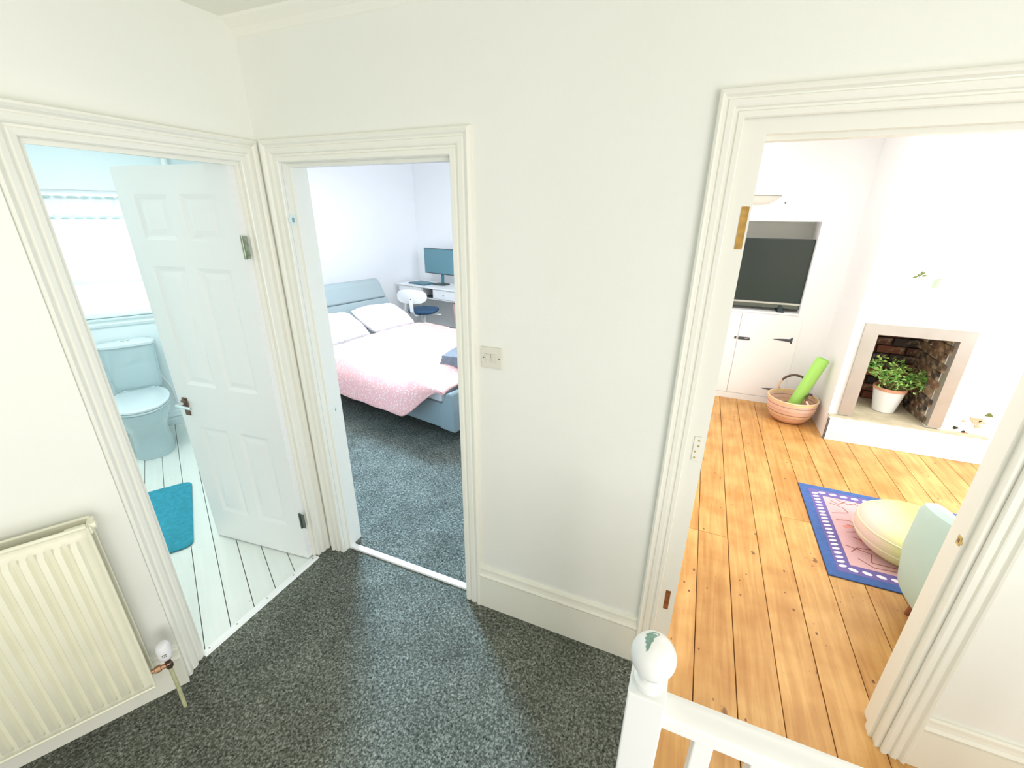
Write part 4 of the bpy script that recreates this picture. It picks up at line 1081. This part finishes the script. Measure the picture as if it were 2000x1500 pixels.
# chipped plaster beside the hearth
CP = thing('chipped_plaster', 'patch of chipped plaster and brown flecks right of the hearth', 'wall damage', (2.14, 4.188, .24))
for (dx, dz, r_, mt) in ((-.10, .015, .014, 'dark'), (-.045, -.008, .009, 'dark'), (-.035, -.028, .022, 'terra'), (.06, .155, .017, 'leafd'), (.02, .05, .016, 'stone'), (-.07, .08, .010, 'stone'), (.0, .10, .03, 'stone'), (.035, .085, .02, 'stone')):
    mb = MB(); pl_ = []
    for k in range(10):
        a = 2*PI*k/10; q = r_*(1+.3*math.sin(3*a+dx*50)); pl_.append((dx+q*1.2*math.cos(a), dz+q*.8*math.sin(a)))
    mb.loft([[(x, .004, zz) for x, zz in pl_], [(x, -.006, zz) for x, zz in pl_]]); obj('fleck', mb, M[mt], parent=CP)

# potted plant
PP = thing('potted_plant', 'leafy green jade plant in a white pot inside the fireplace', 'potted plant', (1.655, 4.455, .222))
mb = MB(); mb.lathe([(.072, 0), (.078, .004), (.112, .195), (.112, .205), (.104, .205), (.100, .19)], (0, 0, 0), 40, cap=False); mb.lathe([(.072, 0), (.001, .001)], (0,0,0), 40, cap=False); obj('pot', mb, M['pot'], parent=PP, smooth=True)
mb = MB(); mb.lathe([(.1125, .196), (.117, .199), (.117, .222), (.104, .222), (.100, .19)], (0, 0, 0), 40, cap=False); obj('rim', mb, M['terra'], parent=PP, smooth=True)
mb = MB(); mb.lathe([(.102, .196), (.06, .203), (.002, .205)], (0, 0, 0), 24, cap=False); obj('soil', mb, M['soil'], parent=PP, smooth=True)
pr2 = random.Random(5)
st = MB(); lf = MB()
tips = [(-.15, -.03, .38), (-.11, .03, .43), (-.06, -.05, .36), (-.03, .02, .42), (.02, -.03, .37), (.06, .02, .35), (.10, -.02, .33), (.15, .0, .32), (.19, -.01, .36), (.22, -.03, .31), (-.08, -.06, .31), (.0, -.07, .30), (.06, -.06, .28), (.17, -.05, .28), (-.13, .02, .34), (.05, .05, .40), (-.17, .01, .41)]
for tx, ty, tz in tips:
    bx_, by_ = pr2.uniform(-.05, .05), pr2.uniform(-.04, .04)
    st.tube([(bx_, by_, .20), ((bx_+tx)/2, (by_+ty)/2, tz*.72), (tx, ty, tz)], [.006, .005, .003], 6)
    for i in range(34):
        c = Vector((tx+pr2.gauss(0, .028), ty+pr2.gauss(0, .024), tz+pr2.gauss(-.005, .026)))
        a = pr2.uniform(0, 2*PI); e = pr2.uniform(-.3, 1.1)
        d = Vector((math.cos(a)*math.cos(e), math.sin(a)*math.cos(e), math.sin(e)))
        s_ = d.cross(Vector((pr2.uniform(-.4, .4), pr2.uniform(-.4, .4), 1))).normalized(); nn = d.cross(s_)*.0025
        L2, W2 = pr2.uniform(.026, .042), pr2.uniform(.008, .0135)
        lf.add([c-d*L2/2, c+s_*W2+nn, c+d*L2/2, c-s_*W2+nn, c+nn*2, c-nn], [(0,1,4),(1,2,4),(2,3,4),(3,0,4),(1,0,5),(2,1,5),(3,2,5),(0,3,5)])
obj('stem', st, M['stem'], parent=PP, smooth=True)
obj('foliage', lf, M['leaf'], parent=PP, smooth=True, kind='stuff')

# little shelf group on the chimney breast
mb = MB(); mb.box((-.12, -.09, -.012), (.14, 0, 0)); obj('wall_shelf', mb, M['white'], loc=(1.52, 4.19, 1.318), bevel=.002, label='slim white floating shelf on the chimney breast', cat='shelf')
VS = thing('sprig_vase', 'little white vase holding an olive green sprig on shelf', 'vase', (1.478, 4.145, 1.318))
mb = MB(); mb.lathe([(.022, 0), (.030, .006), (.032, .03), (.020, .052), (.022, .06)], (0, 0, 0), 20); obj('vase', mb, M['pot'], parent=VS, smooth=True)
mb = MB(); mb.tube([(0, 0, .055), (.008, 0, .10)], .002, 6)
for a, e, L2 in ((.2, .1, .05), (.0, .9, .045), (3.0, -.35, .05), (.5, 1.3, .04), (2.6, .5, .025)):
    d = Vector((math.cos(a)*math.cos(e), math.sin(a)*.2, math.sin(e))); c = Vector((.004, -.005, .082))
    sd = Vector((0, 0, 1)) if abs(e) < .6 else Vector((1, 0, 0)); s_ = (sd - d*sd.dot(d)).normalized()*.008
    mb.add([c, c+d*L2*.5+s_, c+d*L2, c+d*L2*.5-s_, c+d*L2*.5+Vector((0, -.004, 0)), c+d*L2*.5+Vector((0, .004, 0))], [(0,1,4),(1,2,4),(2,3,4),(3,0,4),(1,0,5),(2,1,5),(3,2,5),(0,3,5)])
obj('sprig', mb, M['leafd'], parent=VS)
mb = MB(); mb.lathe([(.024, 0), (.026, .004), (.026, .065), (.023, .065), (.022, .01), (.001, .008)], (0, 0, 0), 24, cap=False)
obj('glass_tumbler', mb, M['greenglass'], loc=(1.597, 4.145, 1.318), smooth=True, label='pale green glass tumbler on the chimney shelf', cat='tumbler')

# ------------------------------------------------------------------ basket with roller
BK_ = thing('basket', 'round coral striped woven basket with brown leather handles', 'basket', (.975, 4.455, 0))
prof = [(.02, .004), (.11, .004), (.135, .012), (.165, .05), (.188, .10), (.200, .15), (.204, .20), (.206, .222)]
mb = MB(); rings = []
pin = [(r-.010, z+.006) for r, z in reversed(prof)]
rings = prof + [(.200, .228)] + pin
mb.lathe(rings, (0, 0, 0), 56, cap=False); obj('body', mb, M['basket'], parent=BK_, smooth=True)
mb = MB(); mb.tube([(.202*math.cos(2*PI*i/48), .202*math.sin(2*PI*i/48), .226) for i in range(49)], .008, 8); obj('rim', mb, M['straw'], parent=BK_, smooth=True)
def handle(ang, tilt, kh=1.0):
    c, s = math.cos(ang), math.sin(ang); pts = []
    for i in range(17):
        a = PI*i/16; lx = .125*math.cos(a)*(1 if True else 1); h = .185*kh*math.sin(a)**.75
        ca, sa = math.cos(ang), math.sin(ang)
        rr2 = .155-tilt*h
        x = ca*rr2 - sa*lx; y = sa*rr2 + ca*lx
        pts.append((x, y, .215+h))
    return pts
for ang, tl, kh in ((PI/2-.1, .12, 1.0), (-.35, .9, .30)):
    p_ = handle(ang, tl, kh)
    mb = MB(); mb.tube(p_[3:14], .0105, 10); hd = obj('handle', mb, M['leather'], parent=BK_, smooth=True, label='dark brown leather grip')
    mb = MB(); mb.tube(p_[:4], .009, 8); mb.tube(p_[13:], .009, 8); obj('handle_root', mb, M['straw'], parent=hd, smooth=True)
RO = thing('foam_roller', 'lime green rolled exercise mat leaning out of the basket', 'exercise mat', (.95, 4.42, .02))
a0 = Vector((.0, .02, .0)); a1 = Vector((.175, .03, .60)); 
mb = MB(); mb.tube([a0+(a1-a0)*k for k in (0, .02, .5, .985, 1)], [.046, .05, .052, .052, .047], 28); obj('roll', mb, M['foam'], parent=RO, smooth=True)
dirn = (a1-a0).normalized(); e1 = dirn.cross(Vector((0, 1, 0))).normalized(); e2 = dirn.cross(e1)
mb = MB(); mb.tube([a1+dirn*.0015+(e1*math.cos(t_*.7)+e2*math.sin(t_*.7))*(.004+.0018*t_) for t_ in range(0, 22)], .0012, 5); obj('roll_end', mb, M['foamcore'], parent=RO)

# ------------------------------------------------------------------ rug
RX0, RX1, RY0, RY1 = .882, 2.25, 2.325, 3.262
RG = thing('rug', 'pink woven rug with blue and white spotted border', 'rug', (RX0, RY0, 0))
RW_, RH_ = RX1-RX0, RY1-RY0
mb = MB(); mb.box((0, 0, .001), (RW_, RH_, .008)); obj('border', mb, M['rugblue'], parent=RG, bevel=.002)
mb = MB(); ib = .062
def ringrect(mb, a, b_, z0, z1):
    mb.box((a, a, z0), (RW_-a, b_, z1)); mb.box((a, RH_-b_, z0), (RW_-a, RH_-a, z1)); mb.box((a, b_, z0), (b_, RH_-b_, z1)); mb.box((RW_-b_, b_, z0), (RW_-a, RH_-b_, z1))
ringrect(mb, .052, .125, .008, .0086); obj('inner_border', mb, M['rugpurple'], parent=RG)
mb = MB(); mb.box((.125, .125, .0082), (RW_-.125, RH_-.125, .0092)); obj('field', mb, M['rugpink'], parent=RG)
mb = MB()
def dot(mb, x, y, a, b_, ang, z=.0094):
    pts_ = [rot2((a*math.cos(2*PI*k/10), b_*math.sin(2*PI*k/10)), ang) for k in range(10)]
    mb.prism([(x+p[0], y+p[1]) for p in pts_], z-.0006, z)
y = .10
while y < RH_-.08:
    dot(mb, .085, y, .022, .010, .35); dot(mb, RW_-.085, y, .022, .010, .35); y += .0365
x = .13
while x < RW_-.10:
    dot(mb, x, .085, .023, .013, -.2); dot(mb, x, RH_-.085, .023, .013, .2); x += .063
obj('spots', mb, M['rugwhite'], parent=RG, kind='stuff')
mb = MB()
def line(mb, pts_, wd, z=.0098):
    for p, q in zip(pts_[:-1], pts_[1:]):
        d = Vector((q[0]-p[0], q[1]-p[1])); n_ = Vector((-d.y, d.x)).normalized()*wd/2
        mb.prism([(p[0]+n_.x, p[1]+n_.y), (p[0]-n_.x, p[1]-n_.y), (q[0]-n_.x, q[1]-n_.y), (q[0]+n_.x, q[1]+n_.y)], z-.0006, z)
for pts_ in ([(.14, .62), (.24, .66), (.22, .71), (.15, .74)], [(.14, .30), (.26, .27), (.24, .19), (.40, .19), (.46, .13)], [(.18, .44), (.34, .50), (.20, .52)],
             [(.30, .79), (.36, .73), (.40, .76), (.44, .72)], [(.20, .40), (.32, .36), (.36, .30)], [(.18, .20), (.24, .15), (.36, .16), (.42, .14)], [(.16, .78), (.2, .74), (.26, .80)], [(.15, .55), (.22, .57), (.27, .53), (.36, .55)], [(.42, .20), (.50, .24), (.58, .17)], [(.16, .25), (.20, .30), (.28, .31), (.30, .36), (.40, .38)], [(.20, .80), (.26, .76), (.33, .81), (.42, .79)]):
    line(mb, pts_, .006)
obj('woven_lines', mb, M['rugred'], parent=RG, kind='stuff')
mb = MB()
for pts_ in ([(.27, .58), (.31, .585)], [(.30, .56), (.325, .54)], [(.33, .62), (.36, .60), (.38, .615)], [(.27, .40), (.31, .40), (.315, .385)], [(.34, .30), (.36, .315), (.38, .28)]):
    line(mb, pts_, .010, .0104)
obj('dark_marks', mb, M['rugdark'], parent=RG, kind='stuff')
mb = MB()
for x, y, a, b_ in ((.33, .45, .05, .022), (.20, .50, .03, .014), (.25, .38, .025, .012), (.40, .24, .03, .014), (.55, .30, .05, .02), (.30, .66, .03, .01)):
    dot(mb, x, y, a, b_, .3, .0096)
obj('coral_patches', mb, M['rugcoral'], parent=RG, kind='stuff')

# pouf
PF = thing('pouf', 'round lime and blush fabric pouf on the rug', 'pouf', (1.335, 2.715, .009))
mb = MB(); mb.lathe([(.02, .0), (.17, .0), (.215, .012), (.252, .05), (.268, .10), (.268, .125), (.256, .160), (.222, .190), (.16, .206), (.02, .212)], (0, 0, 0), 56); obj('cushion', mb, M['pouf'], parent=PF, smooth='all')
for z, r_ in ((.152, .260), (.085, .265)):
    mb = MB(); mb.tube([(r_*math.cos(2*PI*i/48), r_*math.sin(2*PI*i/48), z) for i in range(49)], .004, 6); obj('piping', mb, M['poufpipe'], parent=PF, smooth=True)
mb = MB(); mb.lathe([(.016, .209), (.014, .215), (.004, .218)], (0, 0, 0), 16); obj('button', mb, M['poufpipe'], parent=PF, smooth=True)

# armchair
AC = thing('armchair', 'pale sage tub armchair at the edge of rug behind doorframe', 'armchair', (1.43, 2.09, 0), math.radians(0))
def tubring(z, r0, r1, a_from, a_to, n=40):
    pass
mb = MB(); N = 44
rings = []
# shell: angle sweep from front-left round the back to front-right. opening faces +x,+y
face = math.radians(40)
for i in range(N+1):
    t_ = i/N; a = face + math.radians(62) + t_*math.radians(236)
    hgt = .40 + .275*math.sin(PI*t_)**.7
    ro, ri = .375, .295
    base = .15
    c, s = math.cos(a), math.sin(a)
    sec = [(ro-.055, base), (ro-.018, base+.05), (ro+.004, base+.2), (ro, hgt-.05), (ro-.012, hgt-.015), ((ro+ri)/2, hgt), (ri+.012, hgt-.015), (ri, hgt-.05), (ri, .32), (ri, base)]
    rings.append([(r*c, r*s, z) for r, z in sec])
mb.loft(rings); obj('back_shell', mb, M['armchair'], parent=AC, smooth=True)
mb = MB(); mb.lathe([(.25, .15), (.315, .17), (.315, .27), (.25, .27)], (0, 0, 0), 40); obj('base', mb, M['armchair'], parent=AC, smooth=True)
mb = MB(); mb.lathe([(.2, .27), (.285, .28), (.29, .33), (.27, .365), (.18, .38), (.01, .385)], (0, 0, 0), 40); obj('seat_cushion', mb, M['armchair'], parent=AC, smooth=True)
for a in (math.radians(159), face-PI*.75, face+.7, face-.7):
    mb = MB(); mb.tube([(.24*math.cos(a), .24*math.sin(a), .16), (.27*math.cos(a), .27*math.sin(a), 0)], [.022, .013], 12); obj('leg', mb, M['legwood'], parent=AC, smooth=True)

for o in COL.objects:
    if o.type == 'MESH' and o.parent is None and 'label' not in o: print('nolabel', o.name)
